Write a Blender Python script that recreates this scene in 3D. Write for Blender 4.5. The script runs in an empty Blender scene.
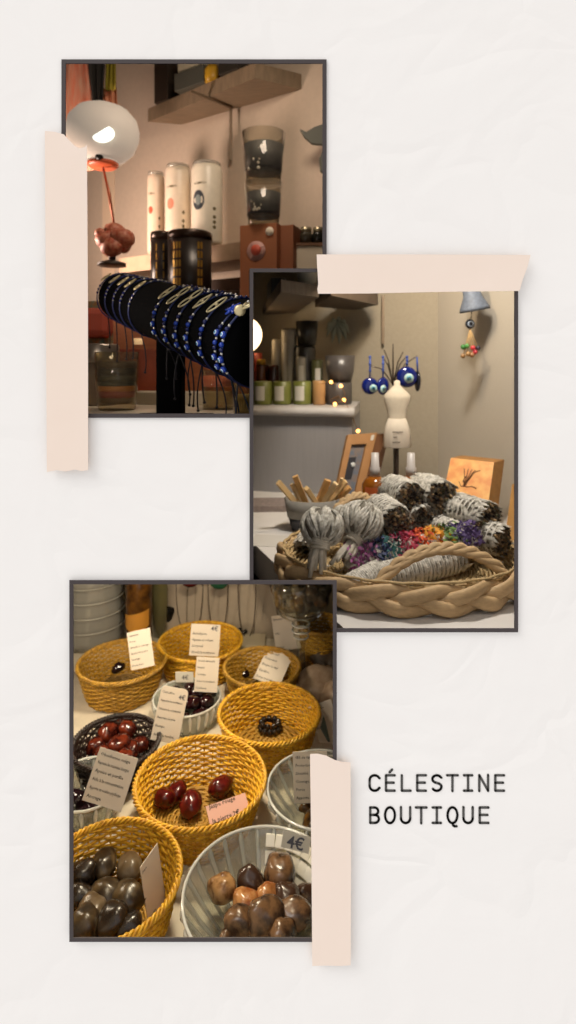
import bpy, bmesh, math, random
from mathutils import Vector, Matrix, Euler, noise
import numpy as np

# ------------------------------------------------------------------ camera, world, lights, exposure
SC = bpy.context.scene
COL = SC.collection
F, CX, HY, CZ = 576.0, 288.0, 360.0, 1.3        # focal length, horizon row, eye height
PI = math.pi

cam_data = bpy.data.cameras.new('camera'); cam = bpy.data.objects.new('camera', cam_data); COL.objects.link(cam)
cam.location = (0, 0, CZ); cam.rotation_euler = (PI/2, 0, 0)
cam_data.sensor_fit = 'AUTO'; cam_data.sensor_width = 36
cam_data.lens = F*36/1024
cam_data.shift_y = -(512-HY)/1024
cam_data.clip_start = 0.02
cam_data.dof.use_dof = True; cam_data.dof.focus_distance = 0.52; cam_data.dof.aperture_fstop = 7.5
SC.camera = cam

world = bpy.data.worlds.new('World'); SC.world = world; world.use_nodes = True
world.node_tree.nodes['Background'].inputs[0].default_value = (1.0, 0.982, 0.975, 1)
world.node_tree.nodes['Background'].inputs[1].default_value = 0.82

SC.view_settings.view_transform = 'Standard'; SC.view_settings.look = 'None'
SC.view_settings.gamma = 1; SC.view_settings.use_curve_mapping = False
SC.view_settings.exposure = 0.0
SC.cycles.use_denoising = True
SC.cycles.max_bounces = 10; SC.cycles.transparent_max_bounces = 24
SC.cycles.sample_clamp_indirect = 4.0
SC.cycles.caustics_reflective = False; SC.cycles.caustics_refractive = False

def P(px, py, d):
    return Vector(((px-CX)/F*d, d, CZ-(py-HY)/F*d))
def on(px, py, h):                      # the point of the level h below the eye seen at px, py
    return P(px, py, h*F/(py-HY))
def X(px, d): return (px-CX)/F*d
def S(n, d): return n*d/F

def light(kind, name, loc, power, color, size=0.1, target=None, size_y=None, spot=None):
    l = bpy.data.lights.new(name, kind); l.energy = power; l.color = color
    if kind == 'AREA':
        l.size = size
        if size_y: l.shape = 'RECTANGLE'; l.size_y = size_y
    elif kind == 'SUN': l.angle = size
    else: l.shadow_soft_size = size
    if spot: l.spot_size = spot; l.spot_blend = .6
    o = bpy.data.objects.new(name, l); COL.objects.link(o); o.location = loc
    if target is not None:
        o.rotation_euler = (Vector(target)-Vector(loc)).to_track_quat('-Z', 'Y').to_euler()
    return o
light('SUN', 'sun', (0, 0, 3), 1.75, (1, .985, .965), .6, target=(1.15, .52, 1.6))
# shop of the bracelets: area lights added out of view
light('AREA', 'hidden_light', P(260, -70, .95), 2.0, (1, .80, .62), .16, target=P(200, 300, 1.2))
light('AREA', 'hidden_light', P(20, 250, 1.3), 2.9, (1, .74, .60), .12, target=P(200, 190, 1.6))  # unseen fill added at the left to brighten the wall
light('AREA', 'hidden_light', P(36, 300, .66), .22, (1, .84, .70), .03, target=P(190, 340, .8))  # small unseen fill behind the tape for candle, bar and beads
# shop of the smudge sticks: area lights placed out of view
light('AREA', 'hidden_light', P(440, 20, .80), 5.0, (1, .95, .88), .10, target=P(410, 500, 1.0))
light('AREA', 'hidden_light', P(400, 195, 1.0), 1.7, (1, .80, .56), .08, target=P(285, 360, 1.45))  # unseen fill added to brighten the upper left shelf and jars
# shop of the baskets: area lights added out of view
light('AREA', 'hidden_light', P(215, 470, .86), 2.2, (1, .86, .62), .06, target=P(215, 760, .82))
light('AREA', 'hidden_light', P(130, 500, .62), .42, (1, .86, .62), .07, target=P(200, 850, .66))  # unseen fill added for the near cards and baskets
light('AREA', 'hidden_light', P(5, 600, .86), 1.0, (1, .84, .62), .08, target=P(300, 600, 1.1))  # unseen fill added at the left to reach the shadowed goblet

# ------------------------------------------------------------------ materials
def lin(c):
    if isinstance(c, str):
        c = tuple(int(c[i:i+2], 16)/255 for i in (0, 2, 4))
    return tuple(((v+.055)/1.055)**2.4 if v > .04045 else v/12.92 for v in c)
MATS = {}
def M(name, color, rough=.6, metal=0.0, var=0.0, scale=20.0, bump=0.0, color2=None, emit=0.0, spec=.5, stretch=None, trans=0.0, bdist=.002, contrast=None):
    """noise-mottled principled material; color in sRGB hex"""
    if name in MATS: return MATS[name]
    m = bpy.data.materials.new(name); m.use_nodes = True
    nt = m.node_tree; b = nt.nodes['Principled BSDF']
    c = lin(color)
    b.inputs['Base Color'].default_value = (*c, 1)
    b.inputs['Roughness'].default_value = rough
    b.inputs['Metallic'].default_value = metal
    b.inputs['Specular IOR Level'].default_value = spec
    if trans: b.inputs['Transmission Weight'].default_value = trans
    if emit:
        b.inputs['Emission Color'].default_value = (*c, 1); b.inputs['Emission Strength'].default_value = emit
    if var or bump or color2:
        tc = nt.nodes.new('ShaderNodeTexCoord'); mp = nt.nodes.new('ShaderNodeMapping')
        if stretch: mp.inputs['Scale'].default_value = stretch
        nz = nt.nodes.new('ShaderNodeTexNoise'); nz.inputs['Scale'].default_value = scale*4; nz.inputs['Detail'].default_value = 4
        nt.links.new(tc.outputs['Object'], mp.inputs[0]); nt.links.new(mp.outputs[0], nz.inputs['Vector'])
        if var or color2:
            r = nt.nodes.new('ShaderNodeValToRGB')
            c2 = lin(color2) if color2 else tuple(v*(1-var) for v in c)
            lo, hi = contrast or (.35, .65)
            r.color_ramp.elements[0].position = lo; r.color_ramp.elements[1].position = hi
            r.color_ramp.elements[0].color = (*c2, 1); r.color_ramp.elements[1].color = (*c, 1)
            nt.links.new(nz.outputs[0], r.inputs[0]); nt.links.new(r.outputs[0], b.inputs['Base Color'])
        if bump:
            bp = nt.nodes.new('ShaderNodeBump'); bp.inputs['Strength'].default_value = bump; bp.inputs['Distance'].default_value = bdist
            nt.links.new(nz.outputs[0], bp.inputs['Height']); nt.links.new(bp.outputs[0], b.inputs['Normal'])
    MATS[name] = m
    return m
def glass(name, tint='f4f6f2', haze=.06, gloss=.05, rough=.04):
    """thin clear glass: see-through, with a sheen that grows towards grazing angles"""
    if name in MATS: return MATS[name]
    m = bpy.data.materials.new(name); m.use_nodes = True
    nt = m.node_tree; nt.nodes.clear()
    out = nt.nodes.new('ShaderNodeOutputMaterial'); tr = nt.nodes.new('ShaderNodeBsdfTransparent')
    gl = nt.nodes.new('ShaderNodeBsdfGlossy'); df = nt.nodes.new('ShaderNodeBsdfDiffuse')
    tr.inputs[0].default_value = (*lin(tint), 1); df.inputs[0].default_value = (*lin(tint), 1)
    gl.inputs['Roughness'].default_value = rough
    fl = nt.nodes.new('ShaderNodeLayerWeight'); fl.inputs[0].default_value = .5; fr = nt.nodes.new('ShaderNodeMath'); fr.operation = 'POWER'; fr.inputs[1].default_value = 4.0; nt.links.new(fl.outputs['Facing'], fr.inputs[0])
    ad = nt.nodes.new('ShaderNodeMath'); ad.operation = 'ADD'; ad.inputs[1].default_value = gloss; ad.use_clamp = True
    m1 = nt.nodes.new('ShaderNodeMixShader'); m1.inputs[0].default_value = haze
    m2 = nt.nodes.new('ShaderNodeMixShader')
    L = nt.links.new
    L(fr.outputs[0], ad.inputs[0]); L(tr.outputs[0], m1.inputs[1]); L(df.outputs[0], m1.inputs[2])
    L(ad.outputs[0], m2.inputs[0]); L(m1.outputs[0], m2.inputs[1]); L(gl.outputs[0], m2.inputs[2]); L(m2.outputs[0], out.inputs[0])
    MATS[name] = m
    return m

# ------------------------------------------------------------------ mesh building
class MB:
    def __init__(s): s.v = []; s.f = []; s.m = []; s.s = []; s.M = None
    def add(s, vs, fs, mi=0, smooth=False):
        n = len(s.v)
        if s.M is not None: vs = [s.M @ Vector(p) for p in vs]
        s.v += [tuple(p) for p in vs]
        s.f += [tuple(i+n for i in f) for f in fs]
        s.m += [mi]*len(fs); s.s += [smooth]*len(fs)
        return s
    def box(s, c, d, mi=0, R=None, bev=0):
        x, y, z = (k/2 for k in d)
        if bev:
            return s.bevbox(c, d, bev, mi, R)
        vs = [Vector((i*x, j*y, k*z)) for i in (-1, 1) for j in (-1, 1) for k in (-1, 1)]
        if R is not None: vs = [R @ p for p in vs]
        vs = [p+Vector(c) for p in vs]
        return s.add(vs, [(0,1,3,2),(4,6,7,5),(0,4,5,1),(2,3,7,6),(0,2,6,4),(1,5,7,3)], mi)
    def bevbox(s, c, d, bev, mi=0, R=None):
        bm = bmesh.new(); bmesh.ops.create_cube(bm, size=1)
        for v in bm.verts: v.co = Vector((v.co.x*d[0], v.co.y*d[1], v.co.z*d[2]))
        bmesh.ops.bevel(bm, geom=bm.edges[:], offset=bev, segments=2, affect='EDGES', profile=.5)
        bm.verts.index_update()
        vs = [(R @ v.co if R is not None else v.co)+Vector(c) for v in bm.verts]
        s.add(vs, [tuple(v.index for v in f.verts) for f in bm.faces], mi, False); bm.free(); return s
    def hexa(s, b, t, mi=0):
        """prism from bottom loop b to top loop t (same count)"""
        n = len(b)
        return s.add(list(b)+list(t), [tuple(range(n))[::-1], tuple(range(n, 2*n))]+[(i, (i+1) % n, n+(i+1) % n, n+i) for i in range(n)], mi)
    def lathe(s, prof, seg=32, mi=0, c=(0,0,0), smooth=True, R=None, flute=None, cap=False, mis=None, sy=1.0):
        vs = []
        for (r, z) in prof:
            for k in range(seg):
                a = 2*PI*k/seg; rr = r*(flute(a, z) if flute else 1)
                p = Vector((rr*math.cos(a), rr*math.sin(a)*sy, z))
                if R is not None: p = R @ p
                vs.append(p+Vector(c))
        n0 = len(prof)
        for i in range(n0-1):
            fs = [(i*seg+k, i*seg+(k+1) % seg, (i+1)*seg+(k+1) % seg, (i+1)*seg+k) for k in range(seg)]
            if i == 0: base = len(s.v); s.add(vs, fs, mis[i] if mis else mi, smooth)
            else:
                s.f += [tuple(q+base for q in f) for f in fs]; s.m += [mis[i] if mis else mi]*seg; s.s += [smooth]*seg
        if cap:
            s.f += [tuple(base+k for k in range(seg))[::-1], tuple(base+(n0-1)*seg+k for k in range(seg))]
            s.m += [mis[0] if mis else mi, mis[-1] if mis else mi]; s.s += [False]*2
        return s
    def tube(s, pts, r, seg=6, closed=False, mi=0, flat=1.0, up=None, smooth=True):
        pts = [Vector(p) for p in pts]; n = len(pts); rs = r if isinstance(r, (list, tuple)) else [r]*n
        if n < 2: return s
        vs = []; nrm = None
        for i, p in enumerate(pts):
            if closed: t = pts[(i+1) % n]-pts[i-1]
            else: t = pts[min(i+1, n-1)]-pts[max(i-1, 0)]
            if t.length < 1e-9: t = Vector((0, 0, 1))
            t.normalize()
            if up is not None:
                u = up(i) if callable(up) else Vector(up)
                nrm = (u-t*u.dot(t))
                if nrm.length < 1e-6: nrm = t.orthogonal()
                nrm.normalize()
            elif nrm is None: nrm = t.orthogonal().normalized()
            else:
                nrm = nrm-t*nrm.dot(t)
                nrm = nrm.normalized() if nrm.length > 1e-6 else t.orthogonal().normalized()
            b = t.cross(nrm)
            for k in range(seg):
                a = 2*PI*k/seg
                vs.append(p+(nrm*math.cos(a)+b*math.sin(a)*flat)*rs[i])
        m = n if closed else n-1
        fs = [(i*seg+k, i*seg+(k+1) % seg, ((i+1) % n)*seg+(k+1) % seg, ((i+1) % n)*seg+k) for i in range(m) for k in range(seg)]
        if not closed: fs += [tuple(range(seg))[::-1], tuple((n-1)*seg+k for k in range(seg))]
        return s.add(vs, fs, mi, smooth)
    def ball(s, c, r, mi=0, seg=12, rings=8, sc=(1,1,1), R=None, lump=0, seed=0):
        vs = []; rnd = random.Random(seed); off = Vector((rnd.random()*50, rnd.random()*50, rnd.random()*50))
        def put(d):
            k = 1
            if lump: k = 1+lump*noise.noise(d*1.1+off)*1.6+lump*.35*noise.noise(d*2.6+off)
            p = Vector((d.x*sc[0]*r*k, d.y*sc[1]*r*k, d.z*sc[2]*r*k))
            if R is not None: p = R @ p
            vs.append(p+Vector(c))
        put(Vector((0, 0, 1)))
        for i in range(1, rings):
            t = PI*i/rings
            for k in range(seg):
                a = 2*PI*k/seg; put(Vector((math.sin(t)*math.cos(a), math.sin(t)*math.sin(a), math.cos(t))))
        put(Vector((0, 0, -1)))
        fs = [(0, 1+k, 1+(k+1) % seg) for k in range(seg)]
        for i in range(rings-2):
            fs += [(1+i*seg+k, 1+(i+1)*seg+k, 1+(i+1)*seg+(k+1) % seg, 1+i*seg+(k+1) % seg) for k in range(seg)]
        e = len(vs)-1; b = 1+(rings-2)*seg
        fs += [(e, b+(k+1) % seg, b+k) for k in range(seg)]
        return s.add(vs, fs, mi, True)
    def build(s, name, mats, parent=None, loc=None, world=False, rot=None):
        me = bpy.data.meshes.new(name)
        off = Vector((0, 0, 0))
        if world and parent is not None: off = parent.location
        me.from_pydata([tuple(Vector(p)-off) for p in s.v] if world else s.v, [], s.f)
        if not isinstance(mats, (list, tuple)): mats = [mats]
        for m in mats: me.materials.append(m)
        me.polygons.foreach_set('material_index', s.m); me.polygons.foreach_set('use_smooth', s.s)
        bm = bmesh.new(); bm.from_mesh(me); bmesh.ops.recalc_face_normals(bm, faces=bm.faces[:]); bm.to_mesh(me); bm.free()
        me.update()
        o = bpy.data.objects.new(name, me); COL.objects.link(o)
        if parent is not None: o.parent = parent
        if loc is not None: o.location = loc
        if rot is not None: o.rotation_euler = rot
        return o
def tag(o, label, cat, group=None, kind=None):
    o['label'] = label; o['category'] = cat
    if group: o['group'] = group
    if kind: o['kind'] = kind
    return o
def thing(name, label, cat, loc=(0,0,0), group=None, rot=None):
    o = bpy.data.objects.new(name, None); COL.objects.link(o); o.location = loc; o.empty_display_size = .01
    if rot is not None: o.rotation_euler = rot
    return tag(o, label, cat, group)
def solo(name, mb, mats, label, cat, loc=(0,0,0), group=None, rot=None, kind=None):
    """a thing that is one mesh; vertices local to loc"""
    return tag(mb.build(name, mats, None, loc, False, rot), label, cat, group, kind)
def recentre(o):
    """move a one-mesh thing's origin to its base"""
    vs = o.data.vertices; n = len(vs)
    if not n: return o
    a = np.empty(n*3); vs.foreach_get('co', a); a = a.reshape(-1, 3)
    c = Vector(((a[:,0].min()+a[:,0].max())/2, (a[:,1].min()+a[:,1].max())/2, a[:,2].min()))
    o.data.transform(Matrix.Translation(-c)); o.location = o.matrix_basis @ c
    return o
def struct(name, mb, mats, kind='structure'):
    o = mb.build(name, mats); o['kind'] = kind; return o
KIDS = {}
def kids(o): return [c for c in bpy.data.objects if c.parent == o]
def copy_tree(o, label=None, loc=None, rot=None, scale=None, parent=None, mat=None):
    c = o.copy(); COL.objects.link(c); c.parent = parent
    if mat:
        c.data = c.data.copy() if c.data else None
    for ch in kids(o): copy_tree(ch, parent=c)
    if label: c['label'] = label
    if loc is not None: c.location = loc
    if rot is not None: c.rotation_euler = rot
    if scale is not None: c.scale = (scale,)*3 if not isinstance(scale, tuple) else scale
    return c
def clip(o, px=None, py=None, keep='left'):
    """trim a mesh where it meets the partition through the frame edge at px (or py)"""
    bpy.context.view_layer.update()
    if px is not None: n = Vector((1, -(px-CX)/F, 0)); n = n if keep == 'left' else -n
    else: n = Vector((0, -(HY-py)/F, 1)); n = n if keep == 'below' else -n
    Mi = o.matrix_world.inverted()
    co = Mi @ Vector((0, 0, CZ)); no = (Mi.to_3x3() @ n).normalized()
    bm = bmesh.new(); bm.from_mesh(o.data)
    r = bmesh.ops.bisect_plane(bm, geom=bm.verts[:]+bm.edges[:]+bm.faces[:], plane_co=co, plane_no=no, clear_outer=True, dist=1e-6)
    ed = [g for g in r['geom_cut'] if isinstance(g, bmesh.types.BMEdge)]
    if ed:
        try: bmesh.ops.holes_fill(bm, edges=ed, sides=0)
        except Exception: pass
    bm.to_mesh(o.data); bm.free()
ROOMS = {
 1: [[('px', 250.6, 'left')], [('px', 250.6, 'right'), ('px', 337.6, 'left'), ('py', 269.2, 'above')]],
 2: [[('px', 251.4, 'right'), ('px', 336.4, 'left'), ('py', 270, 'below'), ('py', 581.6, 'above')], [('px', 336.4, 'right'), ('px', 338.4, 'left'), ('py', 270, 'below'), ('py', 631.2, 'above')], [('px', 338.4, 'right'), ('py', 631.2, 'above')]],
 3: [[('px', 250.6, 'left'), ('py', 440.4, 'below')], [('px', 250.6, 'right'), ('px', 335.6, 'left'), ('py', 582.4, 'below')], [('px', 335.6, 'right'), ('py', 632, 'below')]],
}
def halfspace(kind, val, keep):
    if kind == 'px': n = Vector((1, -(val-CX)/F, 0)); n = n if keep == 'left' else -n
    else: n = Vector((0, -(HY-val)/F, 1)); n = n if keep == 'below' else -n
    return n.normalized()                  # outward normal of what is cut away
def confine(objs, room):
    """end every mesh at the partitions of its own shop view"""
    bpy.context.view_layer.update(); eye = Vector((0, 0, CZ))
    for o in objs:
        if o.type != 'MESH' or not o.data.vertices: continue
        n_ = len(o.data.vertices); co = np.empty(n_*3, np.float32); o.data.vertices.foreach_get('co', co)
        mw = np.array(o.matrix_world); w = co.reshape(-1, 3) @ mw[:3, :3].T+mw[:3, 3]-np.array(eye)
        ok = False
        for pc in ROOMS[room]:
            if all((w @ np.array(halfspace(*h))).max() <= 1e-5 for h in pc): ok = True; break
        if ok: continue
        Mi = o.matrix_world.inverted(); lc = Mi @ eye; m3 = o.matrix_world.to_3x3().transposed()
        out = bmesh.new(); tmp = bpy.data.meshes.new('tmp')
        for pc in ROOMS[room]:
            bm = bmesh.new(); bm.from_mesh(o.data)
            for h in pc:
                bmesh.ops.bisect_plane(bm, geom=bm.verts[:]+bm.edges[:]+bm.faces[:], plane_co=lc, plane_no=(m3 @ halfspace(*h)).normalized(), clear_outer=True, dist=1e-7)
            bm.to_mesh(tmp); bm.free(); out.from_mesh(tmp)
        bmesh.ops.remove_doubles(out, verts=out.verts[:], dist=1e-7)
        if o.data.users > 1: o.data = o.data.copy()
        out.to_mesh(o.data); out.free(); bpy.data.meshes.remove(tmp)
DONE = set()
def close_room(room):
    new = [o for o in bpy.data.objects if o.name not in DONE]
    confine(new, room); DONE.update(o.name for o in bpy.data.objects)
def text_mesh(body, size=1.0, spacing=1.0, bold=0.0):
    cu = bpy.data.curves.new('t', 'FONT'); cu.body = body; cu.size = size; cu.space_line = spacing; cu.resolution_u = 1
    cu.offset = bold
    o = bpy.data.objects.new('t', cu); COL.objects.link(o)
    bpy.context.view_layer.update()
    dg = bpy.context.evaluated_depsgraph_get()
    me = bpy.data.meshes.new_from_object(o.evaluated_get(dg))
    vs = [v.co.copy() for v in me.vertices]; fs = [tuple(p.vertices) for p in me.polygons]
    bpy.data.objects.remove(o); bpy.data.curves.remove(cu); bpy.data.meshes.remove(me)
    return vs, fs
RZ = lambda a: Matrix.Rotation(a, 3, 'Z')
RX = lambda a: Matrix.Rotation(a, 3, 'X')
RY = lambda a: Matrix.Rotation(a, 3, 'Y')
# ------------------------------------------------------------------ the paper board, its openings, frames, tape, lettering
WY = 0.5                                  # the paper board stands half a metre from the eye
def paper_mat():
    m = bpy.data.materials.new('crumpled_paper'); m.use_nodes = True; nt = m.node_tree; b = nt.nodes['Principled BSDF']
    b.inputs['Base Color'].default_value = (*lin('f6f3f0'), 1); b.inputs['Roughness'].default_value = .85; b.inputs['Specular IOR Level'].default_value = .15
    tc = nt.nodes.new('ShaderNodeTexCoord')
    nz = nt.nodes.new('ShaderNodeTexNoise'); nz.inputs['Scale'].default_value = 3.2; nz.inputs['Detail'].default_value = 3; nz.inputs['Distortion'].default_value = 1.6
    vo = nt.nodes.new('ShaderNodeTexVoronoi'); vo.feature = 'DISTANCE_TO_EDGE'; vo.inputs['Scale'].default_value = 9
    n2 = nt.nodes.new('ShaderNodeTexNoise'); n2.inputs['Scale'].default_value = 14; n2.inputs['Detail'].default_value = 5; n2.inputs['Distortion'].default_value = .8
    mx = nt.nodes.new('ShaderNodeMixRGB'); mx.inputs[0].default_value = .25
    nt.links.new(tc.outputs['Object'], nz.inputs[0]); nt.links.new(tc.outputs['Object'], mx.inputs[1]); nt.links.new(nz.outputs[1], mx.inputs[2])
    nt.links.new(mx.outputs[0], vo.inputs[0]); nt.links.new(tc.outputs['Object'], n2.inputs[0])
    a1 = nt.nodes.new('ShaderNodeMath'); a1.operation = 'MULTIPLY'; a1.inputs[1].default_value = .9
    nt.links.new(nz.outputs[0], a1.inputs[0])
    mn = nt.nodes.new('ShaderNodeMath'); mn.operation = 'MINIMUM'; mn.inputs[1].default_value = .12
    nt.links.new(vo.outputs[0], mn.inputs[0])
    a2 = nt.nodes.new('ShaderNodeMath'); a2.operation = 'ADD'; nt.links.new(a1.outputs[0], a2.inputs[0]); nt.links.new(mn.outputs[0], a2.inputs[1])
    a3 = nt.nodes.new('ShaderNodeMath'); a3.operation = 'MULTIPLY'; a3.inputs[1].default_value = .3; nt.links.new(n2.outputs[0], a3.inputs[0])
    a4 = nt.nodes.new('ShaderNodeMath'); a4.operation = 'ADD'; nt.links.new(a2.outputs[0], a4.inputs[0]); nt.links.new(a3.outputs[0], a4.inputs[1])
    bp = nt.nodes.new('ShaderNodeBump'); bp.inputs['Strength'].default_value = .42; bp.inputs['Distance'].default_value = .006
    nt.links.new(a4.outputs[0], bp.inputs['Height']); nt.links.new(bp.outputs[0], b.inputs['Normal'])
    return m
PAPER = paper_mat()
OPEN = [(64, 61.2, 325, 416), (251.8, 270.2, 516.6, 630.7), (71.2, 582.4, 335, 940.2)]
xs = sorted({-420, 64, 71.2, 251.8, 325, 335, 516.6, 1000}); ys = sorted({-320, 61.2, 270.2, 416, 582.4, 630.7, 940.2, 1340})
mb = MB()
for i in range(len(xs)-1):
    for j in range(len(ys)-1):
        mx_, my_ = (xs[i]+xs[i+1])/2, (ys[j]+ys[j+1])/2
        if any(a < mx_ < c and b < my_ < d for a, b, c, d in OPEN): continue
        p, q = P(xs[i], ys[j+1], WY), P(xs[i+1], ys[j], WY)
        mb.box(((p.x+q.x)/2, WY+.0008, (p.z+q.z)/2), (q.x-p.x, .0016, q.z-p.z))
struct('wall_front', mb, PAPER)

frame_mat = M('dark_frame', '453e3e', .6, spec=.3)
def rect_frame(x0, y0, x1, y1, w, d, label, cut=None):
    """cut: ('br' or 'bl', px, py) leaves out the corner where a nearer frame overlaps"""
    mb = MB(); t = .001
    def bar(a, b, c, e):
        p, q = P(a, e, d), P(c, b, d)
        mb.box(((p.x+q.x)/2, d+t/2, (p.z+q.z)/2), (q.x-p.x, t, q.z-p.z))
    k, cx, cy = cut or ('', 0, 0)
    bar(x0, y0, x1, y0+w)
    bar(cx if k == 'bl' else x0, y1-w, cx if k == 'br' else x1, y1)
    bar(x0, y0+w, x0+w, cy if k == 'bl' else y1-w)
    bar(x1-w, y0+w, x1, cy if k == 'br' else y1-w)
    o = solo('picture_frame', mb, frame_mat, label, 'frame', group='thin dark frames on the crumpled paper'); recentre(o); return o
rect_frame(61.4, 59.3, 326.6, 417.8, 4.1, .4985, 'thin dark grey frame round the top left view of blue bracelets', ('br', 251.5, 270.2))
rect_frame(249.6, 268.4, 518.2, 632.3, 3.7, .4972, 'thin dark grey frame round the view of white smudge sticks', ('bl', 335, 582))
rect_frame(69.3, 580.4, 336.8, 942, 3.9, .4959, 'thin dark grey frame round the bottom view of yellow baskets')

tape_m = bpy.data.materials.new('beige_tape'); tape_m.use_nodes = True
nt = tape_m.node_tree; b = nt.nodes['Principled BSDF']; b.inputs['Base Color'].default_value = (*lin('f8e8dd'), 1); b.inputs['Roughness'].default_value = .55
b.inputs['Specular IOR Level'].default_value = .2; b.inputs['Alpha'].default_value = .95
nz = nt.nodes.new('ShaderNodeTexNoise'); tc = nt.nodes.new('ShaderNodeTexCoord'); mp = nt.nodes.new('ShaderNodeMapping'); nz.inputs['Scale'].default_value = 30
nt.links.new(tc.outputs['Object'], mp.inputs[0]); nt.links.new(mp.outputs[0], nz.inputs[0])
rr = nt.nodes.new('ShaderNodeValToRGB'); rr.color_ramp.elements[0].color = (*lin('f6e3d4'), 1); rr.color_ramp.elements[1].color = (*lin('fae8da'), 1)
nt.links.new(nz.outputs[0], rr.inputs[0]); nt.links.new(rr.outputs[0], b.inputs['Base Color'])
def tape(poly, label, d=.4951):
    mb = MB(); b = [P(x, y, d) for x, y in poly]; t = [p+Vector((0, -.0003, 0)) for p in b]
    mb.hexa(b, t); o = solo('adhesive_tape', mb, tape_m, label, 'tape', group='strips of beige tape on the frames'); recentre(o)
tape([(45, 131), (55, 132), (64, 134.5), (70, 141), (75, 146), (80, 148.5), (85, 147), (87, 144.5), (88, 300), (88.2, 470), (82, 471), (75, 469.5), (66, 471.5), (57, 470), (47, 472), (46, 300)],
     'vertical beige tape strip on the left edge of the bracelet view')
tape([(316.5, 254.5), (420, 254.5), (530.5, 255), (527, 268), (522.5, 280), (519.5, 291), (470, 291.5), (420, 292.3), (370, 293.5), (318, 293.8), (317.4, 289), (318.2, 284)],
     'horizontal beige tape strip across the top of the smudge stick view')
tape([(310, 754), (318, 753.6), (326, 755.5), (334, 759.5), (342, 762), (350.5, 762.5), (351, 860), (350.7, 965), (340, 965.6), (326, 965.2), (312.3, 965.6), (311.4, 860)],
     'vertical beige tape strip on the right edge of the basket view')

ink = M('lettering_ink', '4a4845', .7)
def arc(cx, cy, rx, ry, a0, a1, n=10):
    return [(cx+rx*math.cos(math.radians(a0+(a1-a0)*i/n)), cy+ry*math.sin(math.radians(a0+(a1-a0)*i/n))) for i in range(n+1)]
# strokes on a 12 x 17 cell, y down
GL = {
 'C': [[(11.3, 3.6)]+arc(6.3, 5.6, 5, 4.8, -25, -180)[0:]+arc(6.3, 11.4, 5, 4.8, 180, 25)+[(11.3, 13.4)]],
 'E': [[(10.8, 0.8), (2, .8), (2, 16.2), (10.8, 16.2)], [(2, 8.2), (9.8, 8.2)]],
 'L': [[(2.2, .8), (2.2, 16.2), (11, 16.2)]],
 'S': [[(10.6, 3.2)]+arc(6, 4.7, 4.5, 3.9, -35, -180, 8)+[(2, 6.4), (4, 7.9), (8, 9.0), (10.3, 10.6)]+arc(6, 12.2, 4.6, 4.1, 0, 150, 9)],
 'T': [[(.6, .8), (11.4, .8)], [(6, .8), (6, 16.6)]],
 'I': [[(1.8, .8), (10.2, .8)], [(6, .8), (6, 16.2)], [(1.8, 16.2), (10.2, 16.2)]],
 'N': [[(1.6, 16.6), (1.6, .6), (10.4, 16.4), (10.4, .4)]],
 'B': [[(1.9, .8)]+[(6, .8)]+arc(6.2, 4.5, 3.7, 3.7, -90, 90, 8)+[(1.9, 8.2), (1.9, .8)], [(6, 8.2)]+arc(6.4, 12.2, 4.2, 4, -90, 90, 8)+[(1.9, 16.2), (1.9, 8.2)]],
 'O': [arc(6, 8.5, 4.9, 7.9, 0, 360, 24)],
 'U': [[(1.4, .4), (1.4, 11.4)]+arc(6, 11.6, 4.6, 4.7, 180, 0, 10)+[(10.6, .4)]],
 'Q': [arc(6, 8.5, 4.9, 7.9, 0, 360, 24), [(6.2, 16.3), (6.6, 18.6), (8.0, 19.6), (10.2, 19.5)]],
 'É': [[(10.8, 0.8), (2, .8), (2, 16.2), (10.8, 16.2)], [(2, 8.2), (9.8, 8.2)], [(5.6, -2.2), (8.2, -4.9)]],
}
def letters(word, x0, y0, label):
    t = thing('shop_lettering', label, 'lettering', P(x0+60, y0+17, .4994), 'two lines of dark lettering')
    for i, ch in enumerate(word):
        mb = MB(); ox = x0+15.62*i; d = .4998; w = 1.15
        for st in GL[ch]:
            for (a, b2) in zip(st[:-1], st[1:]):
                dx, dy = b2[0]-a[0], b2[1]-a[1]; l = math.hypot(dx, dy)
                if l < 1e-6: continue
                nx, ny = -dy/l*w, dx/l*w
                q = [(a[0]+nx, a[1]+ny), (b2[0]+nx, b2[1]+ny), (b2[0]-nx, b2[1]-ny), (a[0]-nx, a[1]-ny)]
                base = [P(ox+x, y0+y, d) for x, y in q]; mb.hexa(base, [p+Vector((0, -.0003, 0)) for p in base])
            for a in st:
                base = [P(ox+a[0]+w*math.cos(k*PI/4), y0+a[1]+w*math.sin(k*PI/4), d) for k in range(8)]
                mb.hexa(base, [p+Vector((0, -.0003, 0)) for p in base])
        mb.build('letter', ink, t, world=True)
letters('CÉLESTINE', 368.3, 774.4, 'upper line of dark grey capital lettering on the paper')
letters('BOUTIQUE', 368.3, 806.6, 'lower line of dark grey capital lettering on the paper')

# ------------------------------------------------------------------ the three shop views behind the board: partitions and walls
part_m = M('partition_paint', '5e5853', .9)
D0, D1 = WY+.0016, 2.7
polys = {
 'top': [(-110, -260), (338, -260), (338, 269.6), (251, 269.6), (251, 440), (-110, 440)],
 'right': [(338, -260), (760, -260), (760, 631.6), (336, 631.6), (336, 582), (251, 582), (251, 440)],
 'low': [(251, 440), (251, 582)],
}
def fplane(name, a, b, d1=D1, mat=part_m):
    mb = MB(); mb.add([P(*a, D0), P(*b, D0), P(*b, d1), P(*a, d1)], [(0, 1, 2, 3)]); return struct(name, mb, mat)
fplane('wall_divider', (251, 440), (251, 269.6)); fplane('wall_divider', (251, 269.6), (338, 269.6)); fplane('wall_divider', (338, 269.6), (338, -260))
fplane('ceiling', (-110, -260), (338, -260)); fplane('ceiling', (338, -260), (760, -260))
fplane('wall_left', (-110, -260), (-110, 440)); fplane('wall_left', (-110, 440), (-110, 1160), 1.6)
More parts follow.
